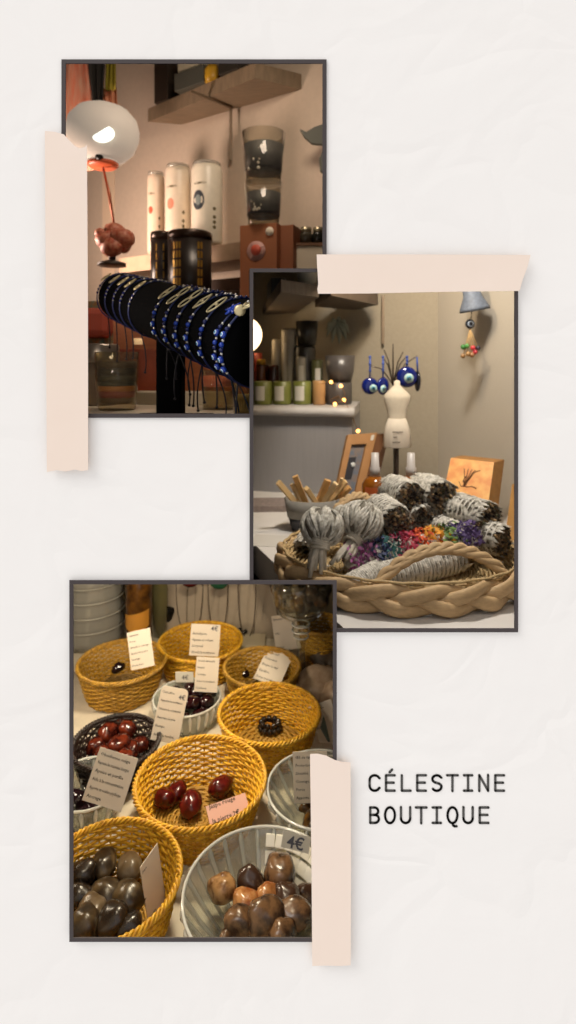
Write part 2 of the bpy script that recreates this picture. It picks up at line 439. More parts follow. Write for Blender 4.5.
fplane('wall_divider', (-110, 440), (251, 440)); fplane('wall_divider', (251, 440), (251, 582)); fplane('wall_divider', (251, 582), (336, 582))
fplane('wall_divider', (336, 582), (336, 631.6)); fplane('wall_divider', (336, 631.6), (760, 631.6)); fplane('wall_right', (760, -260), (760, 631.6))
fplane('wall_right', (460, 631.6), (460, 1160), 1.6); fplane('wall_base', (-110, 1160), (460, 1160), 1.6)
mb = MB(); mb.add([P(-110, 440, D1), P(-110, -260, D1), P(760, -260, D1), P(760, 631.6, D1), P(336, 631.6, D1), P(336, 582, D1), P(251, 582, D1), P(251, 440, D1)], [tuple(range(8))])
struct('wall_back', mb, part_m)

def vwall(name, pts, z0, z1, mat, t=.02):
    """upright wall through plan points (x, y), thickness behind"""
    mb = MB()
    for (a, b) in zip(pts[:-1], pts[1:]):
        a = Vector((*a, 0)); b = Vector((*b, 0)); n = (b-a).normalized(); n = Vector((-n.y, n.x, 0))*t
        lo = [a, b, b+n, a+n]
        mb.hexa([p+Vector((0, 0, z0)) for p in lo], [p+Vector((0, 0, z1)) for p in lo])
    return struct(name, mb, mat)
plan = lambda px, d: (X(px, d), d)

DONE.update(o.name for o in bpy.data.objects)

def under(parent, *parts):
    """hang finished parts one level deeper (all share the thing's local frame)"""
    for o in parts: o.parent = parent
def part_named(t, *names): return [o for o in kids(t) if o.name.split('.')[0] in names]
# ------------------------------------------------------------------ view 1: bracelets on a display bar in a warm lit shop
H1 = .078                                  # table level below the eye
plaster = M('warm_plaster', 'cbbba8', .9, var=.05, scale=20, bump=.15, bdist=.001)
wB, wE = Vector((.0396, 1.426)), Vector((-.2865, 1.634)); wd = (wE-wB)
o = vwall('wall_side', [tuple(wB+wd*5.1), tuple(wB-wd*.195)][::-1], CZ-.5, CZ+1.15, plaster)
trim_m = M('cream_trim', 'e2cbb0', .6)
mb = MB()
for t0, t1, th in ((1.42, 1.50, .016), (1.72, 1.86, .022)):
    a, b = wB+wd*t0, wB+wd*t1; n = Vector((-wd.y, wd.x)).normalized()
    n = -n if n.y > 0 else n
    q = [(*a, 0), (*b, 0), (*(b+n*th), 0), (*(a+n*th), 0)]
    mb.hexa([Vector(p)+Vector((0, 0, CZ-.3)) for p in q], [Vector(p)+Vector((0, 0, CZ+1.1)) for p in q])
struct('trim_1', mb, trim_m)

tbl = M('pale_table_top', 'cfc3ae', .5, var=.1, scale=12)
mb = MB()
q = [P(-100, 400, 1.9), P(-100, 400, .66), P(249, 400, .66), P(249, 400, 1.42), P(120, 400, 1.62)]
q = [Vector((p.x, p.y, CZ-H1)) for p in q]
mb.hexa([p-Vector((0, 0, .010)) for p in q], q)
recentre(solo('display_table', mb, tbl, 'pale table top under the bracelet stand and the layered candle', 'table'))

# riser of orange-brown wood behind the bar
wood_o = M('orange_wood', 'a8663c', .55, var=.3, scale=8, stretch=(1, 1, 14), bump=.1)
mb = MB()
zr = CZ+.105
a, b_, c_, d_ = plan(90, 1.32), plan(249, 1.18), plan(249, 1.38), plan(90, 1.62)
q = [Vector((*k, zr)) for k in (a, b_, c_, d_)]
t = thing('wooden_riser', 'orange brown wooden riser standing behind the bracelet bar', 'riser', (*((Vector(a)+Vector(c_))/2), CZ-H1))
MB().hexa([p-Vector((0, 0, .016)) for p in q], q).build('top_board', wood_o, t, world=True)
for (u, v) in ((a, b_), (a, d_)):
    u3, v3 = Vector((*u, 0)), Vector((*v, 0)); n = Vector((-(v3-u3).y, (v3-u3).x, 0)).normalized()*.012
    if u is a and v is d_: n = -n
    lo = [u3, v3, v3+n, u3+n]
    MB().hexa([p+Vector((0, 0, CZ-H1)) for p in lo], [p+Vector((0, 0, zr-.016)) for p in lo]).build('side_board', wood_o, t, world=True)

# wall shelf
shelf_m = M('grey_brown_wood', '8d7a63', .6, var=.25, scale=6, stretch=(1, 8, 1))
Az = CZ+.661
def board(pts, z, th, mat, parent, name='board'):
    lo = [Vector((p[0], p[1], z)) for p in pts]
    return MB().hexa(lo, [p+Vector((0, 0, th)) for p in lo]).build(name, mat, parent, world=True)
A, B, D, E = (-.0773, 1.35), (.0396, 1.41), (-.389, 1.6), (-.2875, 1.62)
t = thing('wall_shelf', 'grey brown wooden shelf high on the wall above the printed candles', 'shelf', (*((Vector(A)+Vector(E))/2), Az))
board([A, B, E, D], Az, .037, shelf_m, t)
brk = M('bracket_metal', '7c6a55', .5, metal=.2)
pb = P(231, 112, 1.5); pb = Vector((pb.x, pb.y, Az))
MB().box((pb.x, pb.y, Az-.07), (.007, .006, .14)).box((pb.x-.045, pb.y-.045, Az-.004), (.13, .007, .007), R=RZ(math.radians(45))).build('bracket', brk, t, world=True)
zt = Az+.037
def solo_box(name, c, d, mat, label, cat, rz=0, group=None, bev=.0015):
    mb = MB().box((0, 0, d[2]/2), d, bev=bev)
    return solo(name, mb, mat, label, cat, loc=c, group=group, rot=(0, 0, rz))
ang = math.atan2(wd.y, wd.x)
solo_box('storage_tin', (-.235, 1.50, zt), (.10, .07, .045), M('tin_grey', '5b5c54', .45, metal=.3), 'flat grey tin lying on the high wall shelf', 'tin', ang)
solo_box('storage_tin', (-.235, 1.50, zt+.0455), (.085, .06, .06), M('tin_pale', 'aaa48e', .5), 'pale box on top of the flat grey tin', 'box', ang)
solo_box('storage_box', (-.33, 1.575, zt), (.05, .05, .13), M('box_dark', '3d342c', .5), 'tall dark box at the far end of the high shelf', 'box', ang)
solo_box('storage_box', (-.13, 1.42, zt), (.06, .06, .05), M('box_black', '2e2a24', .5), 'small black box near the front corner of the high shelf', 'box', ang)
mb = MB().lathe([(0, 0), (.018, 0), (.02, .012), (.02, .03), (.014, .042), (.0, .042)], 20)
solo('small_jar', mb, M('yellow_lid', 'c79a2b', .4), 'small round yellow jar beside the black box on the shelf', 'jar', loc=(-.19, 1.45, zt))

# globe lamp with ornate base
lampg = bpy.data.materials.new('lamp_globe_glass'); lampg.use_nodes = True
b = lampg.node_tree.nodes['Principled BSDF']; b.inputs['Base Color'].default_value = (.42, .38, .33, 1); b.inputs['Roughness'].default_value = .3
b.inputs['Emission Color'].default_value = (1, .83, .66, 1); b.inputs['Emission Strength'].default_value = .27
b.inputs['Roughness'].default_value = .65
gl = P(103, 134, 1.25); R_ = S(35.5, 1.25)
t = thing('globe_lamp', 'round milky glass globe lamp on a thin orange stem', 'lamp', P(112, 266, 1.25))
mb = MB(); mb.lathe([(R_*.42, -R_*.78), (R_*.62, -R_*.70), (R_*.86, -.46*R_), (R_*.99, -.12*R_), (R_, .1*R_), (.93*R_, .38*R_), (.72*R_, .62*R_), (.42*R_, .76*R_), (.15*R_, .81*R_), (0.001, .82*R_)], 40)
mb.M = None
mb.v = [tuple(Vector(p)+gl) for p in mb.v]; mb.build('glass_shade', lampg, t, world=True)
bulb = M('bulb_glow', 'f4fff6', .3, emit=1.5)
MB().ball(gl+(Vector((0, 0, CZ))-gl).normalized()*R_*.97, S(11, 1.25), sc=(1, .12, .75), seg=20, rings=10).build('bulb_hot_spot', bulb, t, world=True)  # glowing disc on the eye side, standing in for bulb light through the globe
org = M('orange_enamel', 'd8633c', .4)
MB().lathe([(0, 0), (S(13, 1.25), 0), (S(15, 1.25), .004), (S(15, 1.25), .009), (S(10, 1.25), .012), (0, .012)], 24, c=gl+Vector((0, 0, -R_*.78-.012))).build('socket', org, t, world=True)
MB().ball(gl+Vector((.002, -.03, -R_*.76)), .009).build('switch_knob', M('black_knob', '241d1a', .4), t, world=True)
st0 = gl+Vector((0, 0, -R_*.78-.012)); st1 = P(114, 224, 1.25)
MB().tube([st0, (st0+st1)/2+Vector((.002, 0, 0)), st1], [.0022, .0034, .0022], 10).build('stem', M('stem_copper', 'a8593a', .35, metal=.4), t, world=True)
mb = MB(); rnd = random.Random(4)
for (x, y, r) in ((107, 240, 12), (122, 238, 12), (114, 232, 11), (101, 233, 6), (112, 246, 12), (124, 246, 8)):
    p = P(x, y, 1.25+rnd.uniform(-.02, .02)); mb.ball(p, S(r, 1.25), lump=.12, seed=x, sc=(1, 1, .85))
mb.build('base_ornament', M('orange_petals', 'a84c34', .5, color2='c9876a', scale=30), t, world=True)
MB().tube([P(112, 250, 1.25), P(112, 262, 1.25)], .008, 8).lathe([(0, 0), (.03, 0), (.03, .006), (.01, .012), (0, .012)], 20, c=P(112, 266, 1.25)).build('foot', M('dark_foot', '3f342b', .5), t, world=True)

# hanging scarves behind the lamp
def cloth(name, poly, d, mat, label, wav=.006, n=10):
    """poly: left edge and right edge per row: [(y, xl, xr)...]"""
    mb = MB(); vs = []; rows = 14
    def ev(y):
        for (y0, a0, b0), (y1, a1, b1) in zip(poly[:-1], poly[1:]):
            if y0 <= y <= y1:
                t = (y-y0)/(y1-y0); return a0+(a1-a0)*t, b0+(b1-b0)*t
        return poly[-1][1:]
    ya, yb = poly[0][0], poly[-1][0]
    for side in (0, 1):
        for i in range(rows+1):
            y = ya+(yb-ya)*i/rows; a, b = ev(y)
            for k in range(n+1):
                x = a+(b-a)*k/n
                vs.append(P(x, y, d)+Vector((0, side*.002+wav*math.sin(k*1.7+i*.12), 0)))
    N = (rows+1)*(n+1)
    fs = [(i*(n+1)+k, i*(n+1)+k+1, (i+1)*(n+1)+k+1, (i+1)*(n+1)+k) for i in range(rows) for k in range(n)]
    fs += [tuple(q+N for q in f)[::-1] for f in fs]
    bd = [k for k in range(n+1)]+[(i+1)*(n+1)-1 for i in range(1, rows+1)]+[rows*(n+1)+k for k in range(n-1, -1, -1)]+[i*(n+1) for i in range(rows-1, 0, -1)]
    fs += [(bd[i], bd[(i+1) % len(bd)], bd[(i+1) % len(bd)]+N, bd[i]+N) for i in range(len(bd))]
    mb.add(vs, fs, 0, True)
    return recentre(solo(name, mb, mat, label, 'scarf', group='scarves hanging behind the lamp'))
cloth('hanging_scarf', [(-20, 50, 92), (62, 66, 88), (95, 60, 93), (170, 56, 100)], 1.42, M('coral_cloth', 'e08062', .8, var=.2, scale=9, stretch=(6, 1, .6), color2='d9a58a'), 'coral pink scarf hanging at the left behind the lamp globe')
cloth('hanging_scarf', [(-20, 84, 108), (62, 87, 106), (103, 92, 103), (160, 92, 103)], 1.40, M('black_cloth', '2a2825', .9), 'black scarf hanging between the coral and the olive scarf')
cloth('hanging_scarf', [(-20, 105, 118), (62, 105, 116), (90, 104, 116)], 1.41, M('olive_cloth', '8e8320', .8), 'olive green scarf hanging right of the black one')
cloth('hanging_scarf', [(88, 103, 117), (130, 103, 119), (165, 103, 119)], 1.44, M('peach_cloth', 'e39a74', .8), 'peach cloth hanging below the olive green scarf')
solo_box('pink_cushion', P(80, 312, 1.15)+Vector((0, 0, -.05)), (.12, .10, .055), M('pink_cloth', 'b5523f', .8), 'coral red cloth pouch left behind the end of the bracelet bar', 'pouch', .2, bev=.012)
solo_box('orange_box', Vector((*plan(122, 1.18), CZ-H1)), (.15, .06, .10), M('orange_card', '9a4626', .6, var=.3, scale=7), 'orange red box standing behind the layered glass candle', 'box', .1)
solo_box('craft_box', Vector((*plan(95, 1.22), CZ-H1)), (.06, .06, .20), M('craft_card', 'a5783f', .7, var=.3, scale=25, color2='6f8470'), 'patterned yellow box left behind the lamp base', 'box', .0)
solo_box('craft_box', Vector((*plan(138, 1.40), zr)), (.10, .05, .052), M('yellow_card', 'b98f4e', .7, var=.25, scale=20), 'low yellow box on the riser left of the black tins', 'box', .0)

# printed pillar candles on the mid shelf
zs = CZ+S(115, 1.38)
t = thing('wall_shelf', 'pale wooden shelf carrying the three printed glass candles', 'shelf', Vector((*plan(190, 1.42), zs-.04)))
sa, sb = wB+wd*.05, wB+wd*1.28; nn = Vector((wd.y, -wd.x)).normalized(); nn = nn if nn.y < 0 else -nn
q = [Vector((*p, zs-.040)) for p in (sa+nn*.03, sb+nn*.03, sb+nn*.15, sa+nn*.15)]
MB().hexa(q, [p+Vector((0, 0, .04)) for p in q]).build('board', M('pale_shelf', 'c4a78a', .6, var=.15, scale=9), t, world=True)
q2 = [p-Vector((0, 0, .07)) for p in q]
MB().hexa(q2, [p+Vector((0, 0, .028)) for p in q2]).build('lower_rail', M('dark_rail', '4b3526', .7), t, world=True)
for (x, d, w, ytop, lab, pm, emb) in (
    (156, 1.50, 17, 173, 'left pillar candle with a small red print, hidden most by the others', 'e2cfb8', 'c8553a'),
    (178, 1.45, 25, 166, 'middle pillar candle in printed white glass above the black tins', 'e6d8c2', 'e08a70'),
    (207, 1.40, 31, 164, 'right pillar candle with a dark round emblem, the widest of three', 'e8e0cc', '3b4148')):
    h = CZ-(ytop-HY)/F*d-zs; r = S(w/2, d); c = Vector((*plan(x, d), zs))
    t = thing('pillar_candle', lab, 'candle', c, 'printed pillar candles on the pale shelf')
    MB().lathe([(0, 0), (r*.92, 0), (r, .01), (r, h*.9), (r*.93, h*.955), (r*.9, h*.96)], 32).build('glass', M('candle_white_%d' % x, pm, .35, var=.06, scale=20), t)
    MB().lathe([(0, h*.958), (r*.88, h*.958), (r*.9, h), (r*.82, h*1.0), (.001, h*.99)], 32).build('lid', glass('lid_glass', 'e8e4da', .35), t)
    mb = MB(); er = r*(.42 if x == 207 else .3); ez = h*.52
    def patch(mb, a0, z0, rw, rh, mi=0, sg=20, k=1.012):
        vs = [Vector((r*k*math.sin(a0), -r*k*math.cos(a0), z0))]
        for i in range(sg):
            u = a0+rw*math.cos(2*PI*i/sg)/r; vs.append(Vector((r*k*math.sin(u), -r*k*math.cos(u), z0+rh*math.sin(2*PI*i/sg))))
        mb.add(vs, [(0, 1+i, 1+(i+1) % sg) for i in range(sg)], mi)
    patch(mb, -.45, ez, er, er*1.5, 0)
    if x == 207: patch(mb, -.45, ez, er*.5, er*.8, 1, k=1.02)
    for zz in (.72,): patch(mb, -.35, h*zz, r*.45, h*.012, 2)
    for zz in (.2, .26, .32, .42): patch(mb, .62, h*zz, r*.12, h*.022, 2)
    mb.build('printed_emblem', [M('emblem_%d' % x, emb, .5), M('emblem_grey', '7f8a88', .5), M('emblem_ink', '6b6040', .5)], t)

# black and gold tins on the riser
blk = M('black_tin', '221a15', .35, var=.2, scale=9); gold = M('dull_gold', 'b08a3c', .35, metal=.6)
for (x, w, d, lab) in ((162, 22, 1.34, 'left black tin with faint gold print under the candles'), (190, 43, 1.29, 'wide black tin with bright gold print in front of the right candle')):
    c = Vector((*plan(x, d), zr)); r = S(w/2, d); h = CZ-(233-HY)/F*d-zr
    t = thing('candle_tin', lab, 'tin', c, 'black and gold tins on the riser')
    MB().lathe([(0, 0), (r, 0), (r, h*.9), (0, h*.9)], 28).build('body', blk, t)
    MB().lathe([(0, h*.9), (r*1.03, h*.9), (r*1.03, h*.985), (r*.97, h), (0, h)], 28).build('lid', M('tin_lid', '33241a', .3, metal=.5), t)
    for grp in (((-.62, -.45, -.3), (.55, .7)) if w > 30 else ((-.3,), (.35,))):
        mb = MB()
        for a in grp:
            for k in range(7):
                z0 = h*(.1+.11*k)
                mb.add([Vector((r*1.015*math.sin(a+da), -r*1.015*math.cos(a+da), z0+dz)) for (da, dz) in ((-.05, 0), (.05, 0), (.05, h*.085), (-.05, h*.085))], [(0, 1, 2, 3)])
        mb.build('gold_print', gold, t)

# orange box with round emblem, glass candles stacked on it
d = 1.16; c = Vector((*plan(262, d), zr)); h = CZ-(224-HY)/F*d-zr
c.x = X(258, d)
t = thing('gift_box', 'orange cardboard box with a round pink emblem under the dark glasses', 'box', c, rot=(0, 0, -.35))
wbx = S(40, d)
MB().box((0, .03, h/2), (wbx, .06, h), bev=.001).build('carton', M('orange_carton', '9a5f3c', .6), t)
MB().box((wbx/2+.014, .045, h*.5), (.028, .05, h*.98), bev=.001).build('side_flap', M('brown_carton', '8a5334', .6), t)
mb = MB(); mb.lathe([(0, 0), (S(10, d), 0), (S(10, d), .001), (0, .001)], 28, R=RX(PI/2), c=(-.004, -.0, h*.68)); mb.build('round_emblem', M('emblem_pink', 'b3877d', .6), t)
mb = MB(); mb.lathe([(0, 0), (S(5.5, d), 0), (S(5.5, d), .0012), (0, .0012)], 24, R=RX(PI/2), c=(-.004, -.001, h*.69)); mb.build('emblem_centre', M('emblem_red', 'bf4f38', .6), t)
mb = MB(); mb.lathe([(0, 0), (S(4.3, d), 0), (S(4.3, d), .0012), (0, .0012)], 20, R=RX(PI/2), c=(wbx*.32, -.001, h*.9)); mb.build('white_sticker', M('sticker', 'd9cdb8', .6), t)
MB().box((.003, -.0006, h*.25), (wbx*.55, .001, h*.42)).build('dark_window', M('dark_card', '2b241e', .6), t)
clear = glass('clear_glass', 'f2efe6', .03, .03)
smoky = M('dark_wax', '37393a', .5, var=.25, scale=25)
dark_b = M('decor_pale', 'a9a18c', .5)
zz = zr+h+.0005
for i, (yt, yb, w, lab) in enumerate(((180, 223, 40, 'lower of two stacked dark candles in clear tumblers on the orange box'), (127, 179, 45, 'upper of two stacked dark candles in clear tumblers'))):
    hh = S(43 if i == 0 else 50, d); r = S(w/2, d); cc = Vector((X(261, d)+.004, d+.02, zz))
    t = thing('glass_candle', lab, 'candle', cc, 'dark candles in clear tumblers')
    MB().lathe([(0, 0), (r*.78, 0), (r*.80, .003), (r*1.0, hh), (r*.97, hh), (r*.78, .006), (0, .006)], 32).build('tumbler', clear, t)
    MB().lathe([(0, hh*.22), (r*.84, hh*.22), (r*.93, hh*.74), (0, hh*.74)], 32).build('wax', smoky, t)
    mb = MB(); rnd = random.Random(i)
    for k in range(9):
        a = rnd.uniform(-.9, .0); zk = rnd.uniform(.2, .6)*hh; rk = r*.84
        mb.ball((rk*math.sin(a), -rk*math.cos(a), zk), .0035, seg=8, rings=5, sc=(1, .4, 1))
    mb.build('shell_decoration', dark_b, t)
    zz += hh+.0008
# jars at right edge
t = thing('gift_box', 'white box partly hidden behind the second frame and tape', 'box', Vector((*plan(302, 1.2), zr+.012)))
MB().box((0, 0, .058), (.085, .05, .115), bev=.001).build('carton', M('white_carton', 'c9bda6', .6), t)
MB().box((0, 0, .119), (.10, .055, .006)).build('lid', M('brown_edge', '6b4a30', .6), t)
zt2 = zr+.012+.1225
for (x, w, lab, cc) in ((283, 10, 'tiny brown capped vial at the left of the white box lid', '6a3826'), (294, 11, 'tiny dark vial second along the white box lid', '8d7c58'), (306, 13, 'small silver capped jar third along the white box lid', '3c372c'), (318, 12, 'small dark jar at the right end of the white box lid', '20201c')):
    r = S(w/2, 1.2); t = thing('tiny_jar', lab, 'jar', Vector((*plan(x, 1.2), zt2)), 'tiny jars on the white box')
    MB().lathe([(0, 0), (r, 0), (r, .022), (r*.8, .026), (0, .026)], 20).build('glass', M('jar_%d' % x, cc, .15), t)
    MB().lathe([(0, .026), (r*.85, .026), (r*.85, .036), (0, .036)], 20).build('cap', M('silver_cap', 'b5ab8e', .25, metal=.7), t)
# leaf-shaped wall ornament
mb = MB()
L1 = [(300, 131), (306, 134), (314, 129), (330, 124), (331, 150), (322, 146), (312, 145), (305, 139)]
L2 = [(330, 150), (331, 180), (320, 172), (319, 160), (324, 150)]
for L_ in (L1, L2):
    bq = [P(x, y, 1.33) for x, y in L_]; mb.hexa(bq, [p-Vector((0, .012, 0)) for p in bq])
recentre(solo('wall_ornament', mb, M('slate_leaf', '55584f', .6), 'dark grey leaf ornament hanging on the wall right of the tumblers', 'ornament'))

# ---- the display bar
a0 = P(121, 297, .88); a1 = P(262, 346, .545); ra, rb = .0352, .0405
ax = (a1-a0); L = ax.length; axn = ax.normalized(); Q = axn.to_track_quat('Z', 'Y').to_matrix()
velvet = M('black_velvet', '060607', .95, spec=.05)
base = P(172, 440, .715); base.z = CZ-H1
t = thing('bracelet_stand', 'black velvet bar stand holding a row of blue bead bracelets', 'display stand', base)
mb = MB(); n = 24
mb.lathe([(0, -.002), (ra*.9, -.002), (ra, .004)]+[(ra+(rb-ra)*i/n, L*i/n) for i in range(1, n)]+[(rb, L), (0, L)], 48, R=Q, c=a0)
o = mb.build('bar', velvet, t, world=True); clip(o, px=249.6, keep='left')
tt = .47; pc = a0+ax*tt
MB().box((pc.x, pc.y, (base.z+.008+pc.z-.02)/2), (.031, .031, pc.z-.02-base.z-.008), bev=.002).build('post', velvet, t, world=True)
MB().box((pc.x, pc.y, base.z+.004), (.10, .08, .008), bev=.002).build('foot', velvet, t, world=True)

navy = M('navy_cord', '1a2450', .6); cordb = M('black_cord', '15151c', .7)
blue = M('cobalt_bead', '1b3a9a', .12); dkb = M('dark_blue_bead', '141c4e', .15); silver = M('silver_bead', 'c9c4bb', .25, metal=.7); wht = M('eye_white', 'dfe9ee', .2); lbl = M('eye_light_blue', '6fb0d8', .2); blkm = M('eye_black', '0c0c10', .2); pale_gold = M('pale_gold', 'c9b98e', .3, metal=.6)
def barpt(s, phi, off=0.0, lean=0.0):
    """point on the bar: s along it 0..1, phi 0 = facing the eye, 90 = top"""
    r = ra+(rb-ra)*s+off; c = a0+ax*(s+lean*math.sin(math.radians(phi)))
    f = Vector((0, -1, 0)); f = (f-axn*f.dot(axn)).normalized(); u = axn.cross(f); u = u if u.z > 0 else -u
    dirn = f*math.cos(math.radians(phi))+u*math.sin(math.radians(phi))
    return c+dirn*r, dirn
def eye_bead(p, dn, r):
    mb = MB(); R = dn.to_track_quat('Z', 'Y').to_matrix()
    prof = [(0.0001, -r*.7), (r*.7, -r*.55), (r, 0), (r*.86, r*.35), (r*.62, r*.52), (r*.62, r*.53), (r*.44, r*.6), (r*.22, r*.66), (.0001, r*.68)]
    mb.lathe(prof, 12, R=R, c=p, mis=[0, 0, 0, 0, 1, 1, 2, 3]); return mb
def bead(p, r, seg=8): return MB().ball(p, r, seg=seg, rings=6)
rnd = random.Random(11)
def s_at(px):
    lo, hi = -.2, 1.0
    for _ in range(40):
        m = (lo+hi)/2; p = barpt(m, 5, .002)[0]
        if CX+F*p.x/p.y < px: lo = m
        else: hi = m
    return lo
specs = [(s_at(x), k) for x, k in ((99, 's'), (107, 's'), (115, 's'), (122, 's'), (131, 's'), (157, 'oval'), (168, 'double'), (179.5, 'double'), (191, 'diamond'), (204.5, 'oval'), (220, 'star'), (229, 'hamsa'))]
print('SPECS', specs)
names = ['end most bracelet on the bar, at the far left rim', 'second bracelet from the far left end, small silver beads', 'third bracelet from the far left end with a silver bar charm',
 'fourth bracelet from the far left end, small blue beads', 'bracelet just left of the bare stretch of the bar, long drop of beads', 'bracelet just right of the bare stretch with an oval eye charm',
 'bracelet with a pale looped charm above the post', 'bracelet with a long looped charm just right of the post', 'bracelet with a small diamond charm, midway in the right group',
 'bracelet with an oval filigree charm and large light eyes', 'bracelet with a blue star charm near the second frame', 'bracelet nearest the second frame with a hand charm']
for i, ((s, kind), nm) in enumerate(zip(specs, names)):
    p0, _ = barpt(s, -90, 0); t = thing('bracelet', nm, 'bracelet', p0, 'blue bead bracelets on the black bar')
    lean = .012; co = .0012
    pts = [barpt(s, a, co, lean)[0] for a in range(0, 360, 12)]
    MB().tube(pts, .0011, 6, closed=True).build('cord', navy, t, world=True)
    big = s > .4
    k = .0026 if big else .0021
    # charm
    pc_, dn = barpt(s, 32, .0035, lean); R = dn.to_track_quat('Z', 'Y').to_matrix()
    # axis along the ring direction
    p2, _ = barpt(s, 36, .0035, lean); tang = (p2-pc_).normalized(); side = dn.cross(tang)
    mb = MB(); cl = .012 if big else .009; cw = .0052 if big else .003
    if kind in ('oval', 'double', 's', 'diamond'):
        m_ = 1 if kind != 'double' else 2
        for q_ in range(m_):
            cc = pc_+tang*(cl*.6*(q_*2-1) if m_ == 2 else 0); l2 = cl*(.72 if m_ == 2 else 1)
            pw = 1 if kind != 'diamond' else .55
            mb.tube([cc+tang*math.copysign(abs(math.cos(a))**(1/pw if pw < 1 else 1), math.cos(a))*l2+side*math.copysign(abs(math.sin(a))**(1/pw if pw < 1 else 1), math.sin(a))*cw for a in [2*PI*j/20 for j in range(20)]], .0010, 5, closed=True)
        mb.ball(pc_, .0022, seg=8, rings=5)
        if kind == 's': mb.tube([pc_-tang*cl, pc_+tang*cl], .0012, 5)
    elif kind == 'star':
        for a in range(6):
            v = tang*math.cos(a*PI/3)+side*math.sin(a*PI/3); mb.tube([pc_, pc_+v*.009], [.0026, .0008], 6)
    else:
        mb.ball(pc_, .0055, sc=(1, .4, 1), seg=12, rings=6)
        for a in (-.6, -.25, .1, .45): v = tang*math.cos(a)+side*math.sin(a); mb.tube([pc_, pc_+v*.012], [.0016, .001], 5)
    mb.build('charm', blue if kind == 'star' else pale_gold, t, world=True)
    # beads up over the top
    for a in (54, 61, 68, 76, 84, 93, 103):
        p, dn = barpt(s, a, k*.8, lean); bead(p, k*.72).build('bead', [silver, dkb][(a+i) % 2], t, world=True)
    # beads down the front
    seq = ['g', 'd', 'g', 'b', 'd', 'g', 'e', 'g', 'e', 'g'] if big else ['g', 'd', 'g', 'd', 'g', 'd', 'g']
    a = 32-(cl*(1.25 if kind == 'double' else 1.0)+.002)/(ra+(rb-ra)*s)*57.3
    if kind in ('star', 'hamsa'): seq = seq[:2]+['e']+seq[2:]
    for ch in seq:
        rr_ = {'g': k*.6, 'b': k*.95, 'e': k*1.35, 'd': k*.85}[ch]
        a -= rr_/.037*57.3*.9
        p, dn = barpt(s, a, rr_*.85, lean)
        if ch == 'e': eye_bead(p, dn, rr_).build('eye_bead', [blue, wht, lbl, blkm], t, world=True)
        else: bead(p, rr_).build('bead', silver if ch == 'g' else (blue if ch == 'b' else dkb), t, world=True)
        a -= rr_/.037*57.3*.9
    # hanging tie ends
    pe, _ = barpt(s, -78, .001, lean)
    mb = MB()
    for j in range(2 if big else 1):
        q0 = pe.copy(); ln = min(rnd.uniform(.035, .06), pe.z-(CZ-H1)-.004); dx = rnd.uniform(-.006, .01)
        pts = [q0+Vector((dx*math.sin(u*2.2)+.004*j*u, .002*j, -ln*u)) for u in [x/7 for x in range(8)]]
        mb.tube(pts, .0009, 5); mb.ball(pts[-1], .0018, seg=6, rings=4)
    mb.build('tie_end', cordb, t, world=True)

# layered glass candle lower left
d = .90; c = Vector((*plan(117, d), CZ-H1)); r = S(21.5, d); h = S(58, d)
t = thing('layered_candle', 'clear glass candle with grey, orange and red wax layers', 'candle', c)
MB().lathe([(0, 0), (r*.78, 0), (r*.86, .004), (r*.97, h*.5), (r, h), (r*.965, h), (r*.93, h*.5), (r*.82, .01), (0, .009)], 40).build('glass', glass('tumbler_glass', 'f0ead8', .03, .03), t)
zl = [.011, .020, .030, .038, .044, .054, .066, .076]
cols = ['6a5230', '8f2a14', 'bd7818', '23302c', '3a403a', '191b1a', '54483c']
for i in range(7):
    ri = r*(.82+.013*i)
    MB().lathe([(0, zl[i]), (ri, zl[i]), (ri+r*.01, zl[i+1]), (0, zl[i+1])], 36).build('wax_layer', M('wax_%d' % i, cols[i], .5, var=.12, scale=40), t)
t = thing('metal_tin', 'brushed silver lidded tin left behind the layered candle', 'tin', Vector((*plan(99, 1.0), CZ-H1)))
MB().lathe([(0, 0), (.028, 0), (.028, .074), (0, .074)], 30).build('body', glass('dim_glass', 'b9ab94', .35), t)
MB().lathe([(0, .074), (.033, .074), (.034, .080), (.034, .102), (.031, .106), (0, .106)], 36).build('lid', M('brushed_steel', 'a59d92', .3, metal=.8), t)

# small candles lower right and the cream box
t = thing('glass_candle', 'clear glass with salmon pink wax under the right end of the bar', 'candle', Vector((*plan(219, .92), CZ-H1)))
MB().lathe([(0, 0), (.026, 0), (.029, .062), (.027, .062), (.025, .004), (0, .004)], 32).build('tumbler', glass('tumbler_glass'), t)
MB().lathe([(0, .036), (.0262, .036), (.0268, .053), (0, .053)], 30).build('wax', M('salmon_wax', 'd5775c', .5), t)
t = thing('glass_candle', 'clear glass with pale yellow wax at the lower corner by the second frame', 'candle', Vector((*plan(246, .80), CZ-H1)))
o1 = MB().lathe([(0, 0), (.017, 0), (.021, .052), (.019, .052), (.016, .004), (0, .004)], 32).build('tumbler', glass('tumbler_glass'), t)
o2 = MB().lathe([(0, .005), (.0162, .005), (.0175, .03), (0, .03)], 30).build('wax', M('yellow_wax', 'd8c68c', .5), t)
for o in (o1, o2): clip(o, px=250, keep='left')
solo_box('cream_box', Vector((*plan(182, 1.02), CZ-H1)), (.17, .05, .022), M('cream_card', 'c9bfa8', .6), 'low cream box lying on the table behind the post', 'box', -.1)
# small amber votive seen between the cords
solo('tea_light', MB().lathe([(0, 0), (.008, 0), (.009, .012), (0, .012)], 16), M('tealight_glow', 'f2c890', .4, emit=.5), 'tiny glowing tea light between the hanging cords', 'candle', loc=P(144, 345, 1.19)+Vector((0, -.045, .0)))

for t in list(bpy.data.objects):
    if t.get('category') == 'candle' and t.name.startswith('pillar'): under(part_named(t, 'glass')[0], *part_named(t, 'printed_emblem'))
close_room(1)
